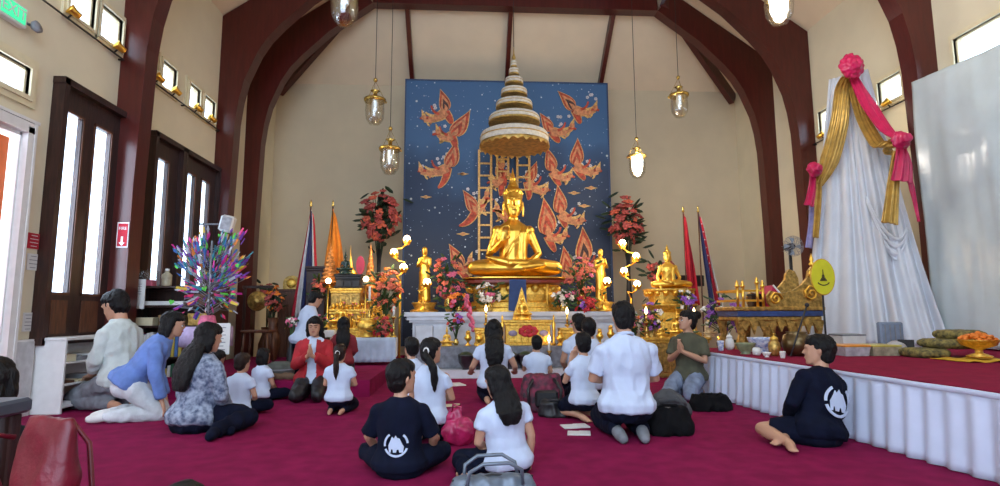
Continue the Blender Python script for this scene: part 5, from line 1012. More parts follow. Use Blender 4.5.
# plastic boxes, grey folding chair back, bags
def pbox(label, xa, xb, yt, yb, Y, m, lidm, dep=.3, dz=0):
    a, c = PY(xa, yb, Y), PY(xb, yb, Y); h = PY(xa, yt, Y).z - DZ - dz; o = root('plastic_box', label, 'box', ((a.x + c.x) / 2, Y + dep / 2, DZ + dz + .002)); w_ = c.x - a.x; b = MB(); b.loft([[(u * w_ / 2 * k_, v * dep / 2 * k_, z) for u, v in ((-1, -1), (1, -1), (1, 1), (-1, 1))] for k_, z in ((.90, 0), (.97, h - .03), (1.0, h - .03), (1.0, h - .015))], sm=False); b.build('tub', m, o); b = MB(); b.bev((0, 0, h - .004), (w_ * 1.03, dep * 1.03, .02), .006); b.build('lid', lidm, o); return o
m_plas = mat('cloudy_plastic', (.42, .40, .42), .35, var=.25, scale=14); m_plas2 = mat('cloudy_plastic_tan', (.36, .32, .22), .35, var=.3, scale=14)
pbox('cloudy plastic storage box with orange lid just behind the navy sweatshirt', 846, 872, 346, 361, 5.6, m_plas, mat('orange_lid', (.7, .28, .03), .4)); pbox('longer cloudy plastic storage box with yellowish lid', 874, 903, 346, 361, 5.6, m_plas2, mat('yellow_lid', (.5, .42, .08), .4))
pbox('grey-white flat box set behind the plastic storage boxes', 843, 867, 335, 346, 6.35, m_china, m_grey, dep=.25)
pc = root('grey_panel_case', 'grey upright padded case leaning by the foot of the white drapes', 'case', (PY(894, 340, 6.3).x, 6.35, DZ)); b = MB(); z = PY(894, 322, 6.3).z - DZ; b.bev((0, 0, z / 2), (.28, .08, z), .015); b.build('body', mat('blue_grey', (.20, .25, .33), .6), pc)
for i in range(4): b = MB(); b.box((-.09 + .06 * i, -.043, z * .55), (.012, .008, z * .7)); b.build('rib', m_grey, pc)
sb = root('paper_bag', 'crumpled black and white bag beside the plastic boxes', 'bag', (PY(913, 355, 5.6).x, 5.75, DZ)); b = MB(); b.ell((-.04, 0, .07), (.10, .10, .07)); b.ell((.07, 0, .05), (.10, .09, .05)); mobj('bag', remesh(b, .012, 2, .012, 3), m_plas, sb); b = MB(); b.box((.0, -.07, .08), (.02, .14, .16), rz=.6); b.build('flap', m_black, sb)
m_pat = mat('olive_pattern', (.05, .045, .02), .8, scale=28, col2=(.28, .22, .06))
for i, (px, py, w_, h_, Y, lb) in enumerate(((938, 362, 34, 9, 5.35, 'patterned olive floor cushion at the bottom of the pile by the orange flowers'), (946, 353, 44, 10, 5.5, 'patterned olive floor cushion on the pile by the orange flowers'), (951, 345, 34, 8, 5.55, 'topmost patterned olive cushion of the pile'))):
    g = PY(px, py, Y); W = w_ * Y / 570; z = DZ + (.002, .09, .175)[i]; b = MB(); b.loft([rnd_plan(W / 2 * k_, .20 * k_, zz, 24) for k_, zz in ((.80, 0), (1, .02), (1.02, .042), (1, .065), (.8, .084))]); o = mobj('floor_cushion', remesh(b, .014, 2, .006, i), m_pat); o.location = (g.x - .05 + .03 * i, 5.45, z); tag(o, lb, 'cushion')
ft = root('flower_tray', 'gold footed tray heaped with orange flowers on a yellow cloth', 'tray', (PY(980, 360, 5.0).x, 5.0, DZ + .03)); b = MB(); b.lathe([(.09, 0), (.10, .015), (.03, .04), (.03, .07), (.13, .11), (.16, .155), (.165, .16), (.12, .12), (.02, .10)], n=24); b.build('tray', m_gold2, ft); b = MB(); r2 = random.Random(5)
for i in range(60): a = r2.uniform(0, 6.28); q = r2.uniform(0, .14); b.ell((q * math.cos(a), q * math.sin(a), .155 + .05 * (1 - q / .14) + r2.uniform(0, .02)), (.025, .02, .016), 6, 4)
b.build('orange_flowers', m_forange, ft)
yc = root('yellow_cloth', 'yellow-gold cloth spread under the footed flower tray', 'cloth', (ft.location.x - .05, 5.0, DZ + .002)); b = MB(); b.sheet(lambda u, v: ((u - .5) * .5, (v - .5) * .42, .012 + .008 * math.sin(u * 14) * math.cos(v * 9)), 20, 16, .008); b.build('cloth', mat('saffron', (.65, .38, .02), .7, var=.15), yc)
# ---------------- white drapes and plastic sheet on the right wall
m_drape = translucent('white_drape', (.72, .76, .82), .12, .55)
ap, bl, br = PY(848, 75, 7.75), V((PY(800, 345, 7.9).x, 7.9, DZ)), V((XR - .35, 6.75, DZ))
ap = V((ap.x, 7.75, ap.z))
def drape(u, v):
    top = ap + V((.16 * (u - .5) * 2, -.20 * (u - .5) * 2, 0)); bot = bl.lerp(br, u) + V((0, -.25 * math.sin(math.pi * u), 0)); p = top.lerp(bot, v ** .93 if False else v); s = (v ** .8); k_ = .02 + .075 * v
    sag = 1 - .05 * math.sin(math.pi * v) ; mid = top.lerp(bl.lerp(br, .5), v); p = mid + (p - mid) * (sag * (.80 + .20 * v ** .3) if v < 1 else 1)
    f = math.sin(u * 52 + 3 * noise.noise(V((u * 4, v, 0)))) * k_ * .5 + noise.noise(V((u * 9, v * 2.5, 7))) * k_; return p + V((-.5, -.85, 0)).normalized() * (.02 + f)
b = MB(); b.sheet(drape, 150, 40, .008); o = b.build('white_drapes', m_drape, loc=(5.4, 7.4, DZ)); tag(o, 'tall white cloth drapes fanning down from the crimson rosette to the dais', 'curtain')
def psheet(u, v):
    y = 6.98 - 3.2 * u; zt_ = 4.0 - .10 * math.sin(math.pi * u) ; z = zt_ - (zt_ - DZ - .02) * v; f = .035 * noise.noise(V((y * 1.8, z * .5, 0))) + .02 * noise.noise(V((y * 6, z * .8, 4))) ; return (XR - .36 + f + .02, y, z)
m_plsheet = mat('plastic_sheeting', (.55, .64, .66), .24, var=.06, scale=2, bump=.35, bscale=5); b = MB(); b.sheet(psheet, 90, 60, .006); o = b.build('plastic_sheet', m_plsheet, loc=(XR - .36, 5.4, DZ)); tag(o, 'large pale plastic sheet hung along the right wall above the dais', 'sheet')
def pull(u, v):
    a, m_, c = drape(.52, .50), drape(.70, .78), drape(.93, .62); t = u; p = a * ((1 - t) ** 2) + m_ * (2 * t * (1 - t)) + c * (t * t); w_ = .10 + .22 * math.sin(math.pi * t); return p + V((-.5, -.85, 0)).normalized() * (.09 + .02 * math.sin(v * 19)) + V((0, 0, (v - .5) * -w_))
b = MB(); b.sheet(pull, 40, 18, .008); o = b.build('pulled_cloth', m_drape, loc=pull(.5, .5)); tag(o, 'slack fold of white cloth pulled across the lower right of the white drapes', 'drapery')
# swags and rosettes
def rosette(label, px, py, Y, rpx, m):
    c = PY(px, py, Y); r_ = rpx * Y / 570; o = root('rosette', label, 'rosette', c); b = MB()
    for L_, (n, rr_) in enumerate(((12, .78), (9, .52), (6, .25))):
        for q in range(n): a = 2 * math.pi * (q + .5 * (L_ % 2)) / n; b.ell((r_ * rr_ * math.cos(a), -.03 - .05 * L_, r_ * rr_ * math.sin(a)), (r_ * .26, r_ * .22, r_ * .26), 8, 6)
    b.ell((0, -.04, 0), (r_ * .75, r_ * .4, r_ * .75)); mobj('ruffles', remesh(b, .014, 1, .012, int(px), 16), m, o); return o
m_cer = mat('crimson_satin', (.52, .010, .085), .38, var=.1, bump=.2, bscale=20)
def swag(name, label, pts, ws, m, Y0, folds=5, parent=None, loc=None):
    P3 = [PY(x, y, Y) for x, y, Y in pts]; b = MB(); n = len(P3)
    def cat_(t): i = min(int(t), n - 2); f = t - i; a, b_, c, d = P3[max(i - 1, 0)], P3[i], P3[i + 1], P3[min(i + 2, n - 1)]; return .5 * ((2 * b_) + (c - a) * f + (2 * a - 5 * b_ + 4 * c - d) * f * f + (3 * b_ - a - 3 * c + d) * f ** 3)
    def fn(u, v):
        t = u * (n - 1); p = cat_(t); q = cat_(min(t + .02, n - 1.001)) - cat_(max(t - .02, 0)); q.normalize(); s = q.cross(V((0, 1, 0))); s.normalize(); i = min(int(t), n - 2); w_ = (ws[i] * (1 - (t - i)) + ws[i + 1] * (t - i)) * Y0 / 570
        return p + s * (v - .5) * w_ + V((0, -.05 * math.cos((v - .5) * 3.1) - .022 * math.sin(v * folds * 6.28 + u * 2), 0))
    b.sheet(fn, 40, 24, .012); o = b.build(name, m, loc=P3[0] if not loc else loc); tag(o, label, 'drapery'); return o
YA = 7.45
swag('gold_swag', 'gold satin swag curving from the top crimson rosette to the middle one', [(851, 82, YA), (862, 118, YA - .15), (880, 147, YA - .45), (893, 144, YA - .7)], (10, 16, 19, 12), m_golds, YA, 5)
swag('crimson_swag', 'crimson satin band running from the top rosette to the middle rosette', [(853, 78, YA - .1), (868, 105, YA - .3), (885, 130, YA - .6), (898, 140, YA - .85)], (10, 19, 17, 10), m_cer, YA, 3)
swag('gold_tail', 'gold satin tail gathered left of the top crimson rosette', [(846, 78, YA), (842, 92, YA), (838, 125, YA), (829, 160, YA + .1), (818, 185, YA + .2)], (10, 18, 20, 20, 8), m_golds, YA, 5)
swag('gold_tail', 'gold satin tail hanging below the left crimson rosette', [(818, 182, YA + .2), (817, 205, YA + .2), (815, 238, YA + .2)], (8, 8, 6), m_golds, YA, 2)
swag('gold_tail', 'short gold satin tail hanging below the middle crimson rosette', [(896, 152, 6.65), (892, 185, 6.65), (889, 224, 6.65)], (8, 14, 18), m_golds, 6.65, 3)
swag('crimson_tail', 'crimson satin tail hanging from the middle crimson rosette', [(900, 145, 6.55), (902, 163, 6.55), (901, 182, 6.55)], (8, 20, 24), m_cer, 6.55, 3)
swag('crimson_tail', 'long thin crimson ribbon reaching down past the middle rosette tail', [(906, 165, 6.6), (911, 190, 6.6), (917, 222, 6.6)], (5, 7, 2), m_cer, 6.6, 1)
swag('crimson_tail', 'crimson satin tail hanging from the left crimson rosette', [(813, 172, YA + .15), (811, 190, YA + .15), (808, 206, YA + .15)], (6, 9, 11), m_cer, YA, 2)
swag('crimson_ribbon', 'thin crimson ribbon edging the left gold tail', [(845, 92, YA + .05), (836, 125, YA + .05), (825, 160, YA + .15), (816, 172, YA + .15)], (2, 3, 3, 2), m_cer, YA, 1)
rosette('large crimson rosette at the top of the white drapes', 850, 67, YA - .25, 13.5, m_cer); rosette('crimson rosette at the edge of the plastic sheet', 899, 141, 6.45, 10, m_cer); rosette('small crimson rosette at the left edge of the white drapes', 813, 170, YA + .05, 8, m_cer)
lv = swag('lavender_tail', 'pale lavender cloth tail below the left crimson rosette', [(811, 206, YA + .3), (810, 225, YA + .3), (808, 248, YA + .3)], (5, 6, 8), mat('lavender', (.30, .28, .50), .7), YA, 2)
# ================= LEFT SIDE AND HANGING THINGS
def rail(name, X, ys, z, label, sx):
    b = MB(); b.tube([(X + sx * .06, y, z) for y in ys], .010, 8)
    for y in ys: b.tube([(X, y, z), (X + sx * .06, y, z)], .012, 6)
    return tag(b.build(name, m_black, loc=(X, ys[0], z)), label, 'rail')
rail('lamp_rail', XL, (1.5, 4.2, 6.86), 4.02, 'thin black rail carrying gold spotlights, left wall before the first arch', 1); rail('lamp_rail', XL, (7.2, 8.4, 9.58), 4.02, 'thin black rail carrying gold spotlights, left wall between the arches', 1); rail('lamp_rail', XR, (7.2, 8.3, 9.58), 3.93, 'thin rail carrying gold spotlights on the right wall', -1)
def spot(px, py, X, sx, label, group):
    p = PX(px, py, X + sx * .10); o = root('spotlight', label, 'spotlight', (X + sx * .06, p.y, (4.02 if sx > 0 else 3.93)), 0, group); Mz = Matrix.Rotation(R(-35 * sx), 3, 'Z') @ Matrix.Rotation(R(62), 3, 'X')
    b = MB(); b.lathe([(.015, -.06), (.035, -.055), (.04, .01), (.052, .04), (.058, .06), (.050, .058), (.03, .02)], (sx * .07, 0, .06), 16, M=Mz); b.build('shade', m_gold, o)
    b = MB(); b.tube([(0, 0, 0), (sx * .03, 0, .03), (sx * .07, 0, .06)], .010, 6); b.build('bracket', m_black, o)
for x, y in ((72, 13), (118, 47)): spot(x, y, XL, 1, 'gold spotlight on the left wall rail before the first arch', 'spotlights before the first left arch')
for x, y in ((158, 80), (175, 95), (197, 112), (211, 121)): spot(x, y, XL, 1, 'gold spotlight on the left wall rail between the arches', 'spotlights between the left arches')
for x, y in ((822, 136), (888, 108)): spot(x, y, XR, -1, 'gold spotlight on the right wall rail', 'spotlights on the right wall')
# exit fixture
p = PX(12, 10, XL + .06); o = root('exit_light', 'white emergency exit light with a green panel and two lamp heads', 'exit light', (XL, p.y, p.z - .1)); b = MB(); b.bev((.04, 0, .1), (.07, .34, .2), .01); b.build('housing', m_white, o); b = MB(); b.box((.078, 0, .1), (.006, .28, .15)); b.build('sign_panel', emit('exit_green', (.04, .55, .25), 1.2), o)
def text_mesh(cu, parent, loc, rot):
    t_ = bpy.data.objects.new('tmp', cu); C.objects.link(t_); dg = bpy.context.evaluated_depsgraph_get(); me = bpy.data.meshes.new_from_object(t_.evaluated_get(dg), depsgraph=dg); bpy.data.objects.remove(t_)
    o_ = bpy.data.objects.new('lettering', me); C.objects.link(o_); o_.parent = parent; o_.location = loc; o_.rotation_euler = rot
tx = bpy.data.curves.new('exit_text', 'FONT'); tx.body = 'EXIT'; tx.size = .14; tx.extrude = .002; tx.align_x = 'CENTER'; tx.align_y = 'CENTER'; tx.materials.append(m_white); text_mesh(tx, o, (.084, 0, .1), (R(90), 0, R(90)))
for s in (-1, 1): b = MB(); b.lathe([(.02, -.03), (.055, 0), (.058, .03), (.01, .035)], (.08, s * .26, .07), 14, M=Matrix.Rotation(R(75), 3, 'Y')); b.tube([(.04, s * .15, .08), (.05, s * .25, .08)], .012, 6); b.build('lamp_head', m_grey, o)
# notices
def notice(name, label, px, py, X, w_, h_, cols, sx=1, cat='sign'):
    p = PX(px, py, X); o = root(name, label, cat, (X, p.y, p.z - h_ / 2)); b = MB(); b.box((sx * .005, 0, h_ / 2), (.01, w_, h_)); b.build('sheet', cols[0], o); b = MB(); n = max(2, int(h_ / .035))
    for i in range(n): b.box((sx * .0115, 0, h_ * (i + .7) / (n + .4)), (.003, w_ * (.7 if i % 3 else .5), .006))
    b.build('print', cols[1], o); return o
notice('notice', 'small red and white notice beside the open door', 33, 241, XL, .15, .15, (m_fr, m_white)); notice('notice', 'white paper notice under the red notice beside the door', 32, 262, XL, .14, .16, (m_white, m_grey)); notice('notice', 'small white paper notice low beside the door', 27, 322, XL, .12, .18, (m_white, m_grey))
p = PY(123, 235, 6.9); o = root('extinguisher_sign', 'red and white FIRE sign with an arrow on the first left arch', 'sign', (p.x, 6.895, p.z - .15)); b = MB(); b.box((0, 0, .15), (.13, .008, .30)); b.build('plate', m_white, o); b = MB(); b.box((0, -.006, .15), (.11, .004, .27)); b.build('field', m_fr, o)
b = MB(); b.prism([(-.012, .13), (.012, .13), (.012, .06), (.035, .06), (0, .02), (-.035, .06), (-.012, .06)], .004, Matrix.Translation((0, -.008, 0))); b.build('arrow', m_white, o)
tx = bpy.data.curves.new('fire_text', 'FONT'); tx.body = 'FIRE'; tx.size = .05; tx.extrude = .001; tx.align_x = 'CENTER'; tx.materials.append(m_white); text_mesh(tx, o, (0, -.010, .21), (R(90), 0, 0))
# low white shelf
o = root('white_shelf', 'low white open shelf unit under the dark window at the left wall', 'shelf', (XL + .17, 5.90, 0)); h = .70; b = MB()
for y in (0, .95): b.bev((0, y, h / 2), (.30, .03, h), .004)
b.build('side_panel', m_white, o); bpy.data.objects.remove(o.children[0])
for y in (0, .95): b = MB(); b.bev((0, y, h / 2), (.30, .03, h), .004); b.build('side_panel', m_white, o)
b = MB(); b.bev((0, .475, h + .015), (.32, 1.0, .03), .004); b.build('top', m_white, o)
for z in (.06, .27, .48): b = MB(); b.bev((0, .475, z), (.29, .92, .022), .003); b.build('shelf', m_white, o)
b = MB(); b.box((-.14, .475, h / 2), (.012, .92, h)); b.build('back_panel', m_white, o)
r2 = random.Random(3)
for L_, z in enumerate((.071, .281, .491)):
    for i in range(5):
        y = 5.90 + .12 + .17 * i; hh = r2.uniform(.02, .07); b = MB(); b.bev((0, 0, hh / 2), (.22, .14, hh), .004); q = b.build('paper_stack', (m_white, m_brown, m_cream, m_grey)[(i + L_) % 4]); q.location = (XL + .19, y, z); tag(q, 'small stack of papers lying on the low white shelf unit', 'papers', 'paper stacks on the white shelf')
# white board leaning on the shelf
o = root('white_board', 'plain pale board standing at the near end of the low white shelf', 'board', (XL + .04, 5.72, 0)); b = MB(); b.bev((0, 0, .36), (.03, .28, .72), .004); b.build('panel', m_white, o); b = MB(); b.box((.018, 0, .36), (.006, .24, .68)); b.build('face', mat('pale_grey', (.5, .5, .5), .6), o)
# bookshelf with goods beside the arch
bk = root('bookshelf', 'dark open bookshelf with books and boxes between the first arch and the paper tree', 'bookshelf', (XL + .56, 7.50, 0)); bw, bh, bd = .98, 1.30, .34
for x in (-bw / 2, bw / 2): b = MB(); b.bev((x, 0, bh / 2), (.03, bd, bh), .004); b.build('side_panel', m_wood, bk)
for z in (.05, .42, .80, 1.05, bh - .01): b = MB(); b.bev((0, 0, z), (bw - .03, bd, .025), .003); b.build('shelf', m_wood, bk)
b = MB(); b.box((0, bd / 2 - .006, bh / 2), (bw - .03, .012, bh)); b.build('back_panel', m_wood, bk)
cols = [m_redc, m_navy, m_white, m_brown, mat('book_green', (.03, .12, .06), .6), mat('book_yellow', (.5, .38, .06), .6), mat('book_blue', (.06, .14, .36), .6)]
for z in (.063, .433):
    x = -bw / 2 + .03
    while x < bw / 2 - .08:
        w_ = r2.uniform(.025, .05); hh = r2.uniform(.20, .30); b = MB(); b.bev((0, 0, hh / 2), (w_, .2, hh), .004); q = b.build('book', [r2.choice(cols)]); q.location = (bk.location.x + x + w_ / 2, bk.location.y - .05, z); tag(q, 'upright book in the dark open bookshelf', 'book', 'books in the dark bookshelf'); x += w_ + .006
for i, (x, z, w_, hh, m_, lb) in enumerate(((-.33, .813, .26, .10, m_cream, 'cream flat box on the bookshelf behind the blue sweater'), (.0, .813, .26, .13, mat('cardboard', (.30, .19, .08), .8), 'brown cardboard box on the bookshelf'), (.33, .813, .22, .15, m_oldgold, 'small tan box at the right of the bookshelf'), (-.1, 1.063, .5, .05, m_white, 'long flat white box on the upper bookshelf'), (.33, 1.063, .24, .14, m_brown, 'dark brown box on the upper bookshelf'))):
    q = root('storage_box', lb, 'box', (bk.location.x + x, bk.location.y - .04, z)); b = MB(); b.bev((0, 0, hh / 2), (w_, .24, hh), .005); b.build('body', m_, q); b = MB(); b.bev((0, 0, hh * .85), (w_ + .01, .25, hh * .28), .004); b.build('lid', m_, q)
zt = bh + .003
o = root('framed_notice', 'white upright sheet with an orange seal standing on the bookshelf', 'sign', (bk.location.x - .50, bk.location.y - .24, 1.0)); p = PY(134, 294, bk.location.y - .25); o.location = (p.x, bk.location.y - .25, p.z - .17); b = MB(); b.box((0, 0, .17), (.26, .012, .36)); b.build('sheet', m_white, o); b = MB(); b.prism(disc(.0, .07, .05, .05, 10), .004, Matrix.Translation((0, -.007, 0))); b.build('seal', m_forange, o); b = MB()
for i in range(5): b.box((0, -.008, .17 + .03 * i), (.18, .003, .006))
b.build('print', m_grey, o)
o2 = MB(); o2.bev((0, 0, .0), (.3, .03, .02), .003)
for i, (px, w_, hh, m_, nm, lb) in enumerate(((122, .09, .22, mat('bottle_blue', (.15, .25, .5), .3), 'spray_bottle', 'blue and white bottle left of the upright sheet'), (150, .20, .20, m_clear, 'clear_box', 'clear plastic display box on top of the bookshelf'), (168, .12, .22, m_plas2, 'plastic_jar', 'cloudy plastic jar on top of the bookshelf beside the paper tree'))):
    Y = bk.location.y; q = root(nm, lb, nm.split('_')[-1], (PY(px, 280, Y).x, Y - .03, zt)); b = MB()
    if nm == 'clear_box': b.bev((0, 0, hh / 2), (w_, .18, hh), .004); b.build('case', m_, q); c = MB(); c.bev((0, 0, .04), (w_ * .7, .12, .08), .006); c.build('contents', m_fpink, q)
    else: b.lathe([(w_ * .45, 0), (w_ * .5, .02), (w_ * .5, hh * .65), (w_ * .2, hh * .8), (w_ * .18, hh * .9)], n=14); b.build('body', m_, q); c = MB(); c.lathe([(w_ * .22, hh * .88), (w_ * .22, hh), (w_ * .02, hh + .005)], n=12); c.build('cap', m_black if i == 0 else m_white, q)
# paper money tree on a small covered table
tp = PY(207, 330, 6.9); o = root('tree_table', 'small round table under a lilac cloth holding the paper tree', 'table', (tp.x, 6.9, 0)); zt = PY(207, 327, 6.9).z; b = MB(); b.tube([(0, 0, 0), (0, 0, zt - .03)], .04, 10); b.lathe([(.22, 0), (.22, .02), (.05, .05)], n=18); b.build('pedestal', m_wood, o); b = MB(); b.lathe([(.27, zt - .03), (.27, zt), (.01, zt)], n=24); b.build('table_top', m_wood, o)
b = MB(); b.lathe([(.285 + .012 * 0, zt - .22), (.28, zt - .12), (.276, zt + .003), (.01, zt + .004), (.01, zt + .002), (.272, zt - .0), (.272, zt - .2)], n=30); me = b.build('cloth', mat('lilac_cloth', (.42, .32, .50), .7, var=.2), o)
tr = root('paper_tree', 'tall colourful tree of folded paper and ribbons on the round table', 'tree', (tp.x, 6.9, zt + .006)); H_ = PY(207, 232, 6.9).z - zt; b = MB(); b.lathe([(.09, 0), (.10, .03), (.08, .12), (.06, .13)], n=16); b.build('pot', m_fpink, tr); b = MB(); r3 = random.Random(11); tips = []
b.tube([(0, 0, .1), (0, 0, H_ * .9)], .012, 6)
for i in range(95):
    a = r3.uniform(0, 6.283); z0 = r3.uniform(.12, .85) * H_; L = .40 * (1.05 - .25 * abs(z0 / H_ - .5)) * r3.uniform(.6, 1.08); e = V((math.cos(a) * L, math.sin(a) * L * .7, z0 + r3.uniform(.02, .22))); e.z = min(e.z, H_); b.tube([(0, 0, z0 - .04), (e.x * .5, e.y * .5, z0 + .05), e], .003, 4); tips.append(e)
b.build('branches', m_grey, tr); pc = [mat('paper_' + n_, c, .55, var=.1) for n_, c in (('magenta', (.62, .03, .28)), ('blue', (.03, .13, .40)), ('green', (.10, .55, .06)), ('yellow', (.68, .48, .04)), ('purple', (.16, .04, .30)), ('teal', (.04, .26, .34)), ('orange', (.75, .22, .03)), ('silver', (.40, .42, .48)), ('rose', (.75, .04, .16)))]
M_ = [MB() for _ in pc]
for i, e in enumerate(tips * 5):
    q = e if i < len(tips) else V((e.x * r3.uniform(.25, 1.05), e.y * r3.uniform(.3, 1.05), e.z + r3.uniform(-.10, .06))); k_ = r3.randrange(len(pc)); k_ = 2 if (i % 44 == 0) else (r3.choice((0, 1, 4, 5, 7)) if r3.random() < .5 else k_); d = V((r3.uniform(-1, 1), r3.uniform(-1, -.1), r3.uniform(-.6, .8))).normalized(); u = d.orthogonal().normalized(); w_ = d.cross(u); s_ = r3.uniform(.020, .036); u = (q - V((0, 0, H_ * .35))).normalized(); d = (d - u * d.dot(u)).normalized(); w_ = d.cross(u)
    if i % 44 == 0 : hs_ = [(0, -1), (.8, -.1), (.9, .5), (.45, .85), (0, .5), (-.45, .85), (-.9, .5), (-.8, -.1)]; Mh = Matrix.Translation(q + V((0, -.02, 0))) @ Matrix.Rotation(r3.uniform(-.5, .5), 4, 'Y'); M_[k_].prism([(x * s_ * .9, z * s_ * .9) for x, z in hs_], .004, Mh)
    elif i % 2: M_[k_].add([q + u * s_ * 1.5, q + w_ * s_ * .6, q - u * s_ * 1.5, q - w_ * s_ * .6, q + d * s_ * .5, q - d * s_ * .2], [(0, 1, 4), (1, 2, 4), (2, 3, 4), (3, 0, 4), (1, 0, 5), (2, 1, 5), (3, 2, 5), (0, 3, 5)])
    else: M_[k_].add([q + (u * a_ + w_ * c_) * s_ + d * f_ * s_ for f_ in (0, .08) for a_, c_ in ((-1.6, -.5), (1.6, -.4), (1.6, .4), (-1.6, .5))], [(0, 3, 2, 1), (4, 5, 6, 7), (0, 1, 5, 4), (1, 2, 6, 5), (2, 3, 7, 6), (3, 0, 4, 7)])
for m_, bb in zip(pc, M_): q = bb.build('papers', m_, tr); q['kind'] = 'stuff'
p = PY(215, 338, 6.5); o = root('paper_sign', 'white printed paper sign hanging in front of the paper tree table', 'sign', (p.x, 6.56, p.z - .18)); b = MB(); b.box((0, 0, .17), (.27, .006, .34)); b.build('sheet', m_white, o); b = MB()
for i in range(7): b.box((0, -.005, .05 + .04 * i), (.18 - .04 * (i % 2), .003, .009))
b.build('print', m_grey, o); b = MB(); b.tube([(0, .01, 0), (0, .02, -(p.z - .18))], .008, 6); b.build('post', m_grey, o)
p = PY(223, 224, 8.9); o = root('wall_speaker', 'small white box speaker tilted on a bracket by the second left arch', 'speaker', (p.x, 9.0, p.z - .1)); b = MB(); b.bev((0, 0, .12), (.20, .16, .26), .03); b.xf(Matrix.Rotation(R(12), 4, 'Y')); b.build('housing', m_white, o); b = MB(); b.tube([(-.08, .05, .12), (XL - p.x + .0, .05, .12)], .015, 6); b.build('bracket', m_grey, o); b = MB(); b.bev((.01, -.082, .12), (.15, .01, .20), .004); b.xf(Matrix.Rotation(R(12), 4, 'Y')); b.build('grille', m_plas, o)
# ---------------- hanging lanterns
def lantern(px, yt, yb, Y, label, lit=None, glow=None):
    c = PY(px, (yt + yb) / 2, Y); hh = (yb - yt) * Y / 570; r_ = hh * .20; o = root('hanging_lantern', label, 'lantern', (c.x, Y, c.z - hh / 2))
    b = MB(); b.lathe([(.02, 0), (r_ * .55, hh * .02), (r_ * .92, hh * .14), (r_ * 1.0, hh * .30), (r_ * .95, hh * .46), (r_ * 1.02, hh * .52), (r_ * .99, hh * .515), (r_ * .92, hh * .45), (r_ * .96, hh * .3), (r_ * .88, hh * .15), (r_ * .5, hh * .035)], n=22); b.build('glass_jar', m_clear, o)
    b = MB(); b.lathe([(r_ * 1.03, hh * .50), (r_ * 1.12, hh * .52), (r_ * 1.12, hh * .56), (r_ * 1.0, hh * .57), (r_ * .97, hh * .53)], n=22)
    for q in range(3): a = q * 2.094 + .5; b.ell((r_ * 1.15 * math.cos(a), r_ * 1.15 * math.sin(a), hh * .54), r_ * .14, 8, 6)
    b.build('ring', m_brass, o)
    for q in range(3): a = q * 2.094 + .5; d_ = MB(); d_.tube([(r_ * 1.12 * math.cos(a), r_ * 1.12 * math.sin(a), hh * .55), (0, 0, hh * .95)], .004, 5); d_.build('chain', m_brass, o)
    b = MB(); b.lathe([(.004, hh * .60), (r_ * .22, hh * .62), (r_ * .22, hh * .70), (r_ * .5, hh * .735), (.01, hh * .78)], n=12); b.build('cap', m_brass, o); b = MB(); b.ell((0, 0, hh * .97), r_ * .22); b.build('hook', m_brass, o)
    b = MB(); q_ = 1.9 if lit else 1; b.lathe([(.01, hh * (.25 if q_ == 1 else .08)), (r_ * .30 * q_, hh * .32 - (.12 * hh if lit else 0)), (r_ * .34 * q_, hh * .45), (r_ * .2 * q_, hh * .60), (.01, hh * .62)], n=14); b.build('bulb', lit or m_china, o)
    top = EAVE + SLOPE * min(c.x - XL, XR - c.x) if Y < 11 else 7.5; b = MB(); b.tube([(0, 0, hh * .97), (0, 0, top - o.location.z - .05)], .006, 5); b.build('cord', m_black, o)
    if lit: point('lantern_light', (c.x, Y - r_ * 1.6, c.z - hh * .1), glow, (1, .9, .8), .10)
lantern(345, -44, 29, 6.2, 'clear glass lantern partly cut off at the top edge of the view'); lantern(375, 77, 127, 9.9, 'clear glass lantern high left of the mural, above its neighbour'); lantern(390, 126, 176, 10.2, 'clear glass lantern just left of the mural at mid height')
lantern(679, 74, 120, 9.9, 'clear glass lantern hanging high right of the mural'); lantern(637, 136, 180, 10.1, 'lit glass lantern just right of the mural', m_bulbw, 60); lantern(778, -46, 30, 6.2, 'brightly lit glass lantern at the top edge near the right arch', m_bulbw, 60)
# ---------------- bags and papers on the carpet
m_silver = mat('silver_leather', (.13, .16, .20), .35, .25, var=.15, bump=.3, bscale=30)
def bagmesh(w_, d_, h_, seed, vox=.012, wr=.012, top=.45):
    b = MB(); b.loft([rnd_plan(w_ / 2 * a, d_ / 2 * c, z * h_, 20, .7) for a, c, z in ((.85, .8, 0), (1, 1, .08), (1.0, .95, .4), (.92, .75, .75), (.85, top, .97), (.8, top * .8, 1.0))]); return remesh(b, vox, 3, wr, seed, 12)
p = PY(493, 478, 2.75); o = root('silver_handbag', 'silver-grey leather handbag with two handles at the bottom edge of the view', 'bag', (p.x, 2.75, 0), R(8)); mobj('body', bagmesh(.44, .17, .20, 1, .009), m_silver, o)
for y in (-.05, .05): b = MB(); b.tube([(-.13, y, .17), (-.12, y * 1.4, .24), (-.06, y * 1.6, .275), (.06, y * 1.6, .275), (.12, y * 1.4, .24), (.13, y, .17)], .009, 8); b.build('handle', m_silver, o)
b = MB(); b.tube([(-.19, 0, .19), (0, 0, .205), (.19, 0, .19)], .006, 6); b.build('zip', m_black, o); o.location.z = PY(493, 457, 2.75).z - .275 if False else 0
p = PZ(458, 448, 0); o = root('pink_bag', 'shiny pink plastic bag on the carpet between two children', 'bag', (p.x, p.y + .12, 0)); b = MB(); b.ell((0, 0, .09), (.115, .09, .095)); b.ell((-.03, 0, .19), (.05, .045, .06)); mobj('body', remesh(b, .010, 2, .02, 2, 14), mat('pink_plastic', (.42, .02, .10), .25, var=.3, bump=.4, bscale=20), o)
for s in (-1, 1): b = MB(); b.tube([(-.05, .02 * s, .22), (-.04, .03 * s, .28), (.02, .03 * s, .27), (.02, .02 * s, .18)], .008, 6); b.build('handle', mat('pink_plastic', None), o)
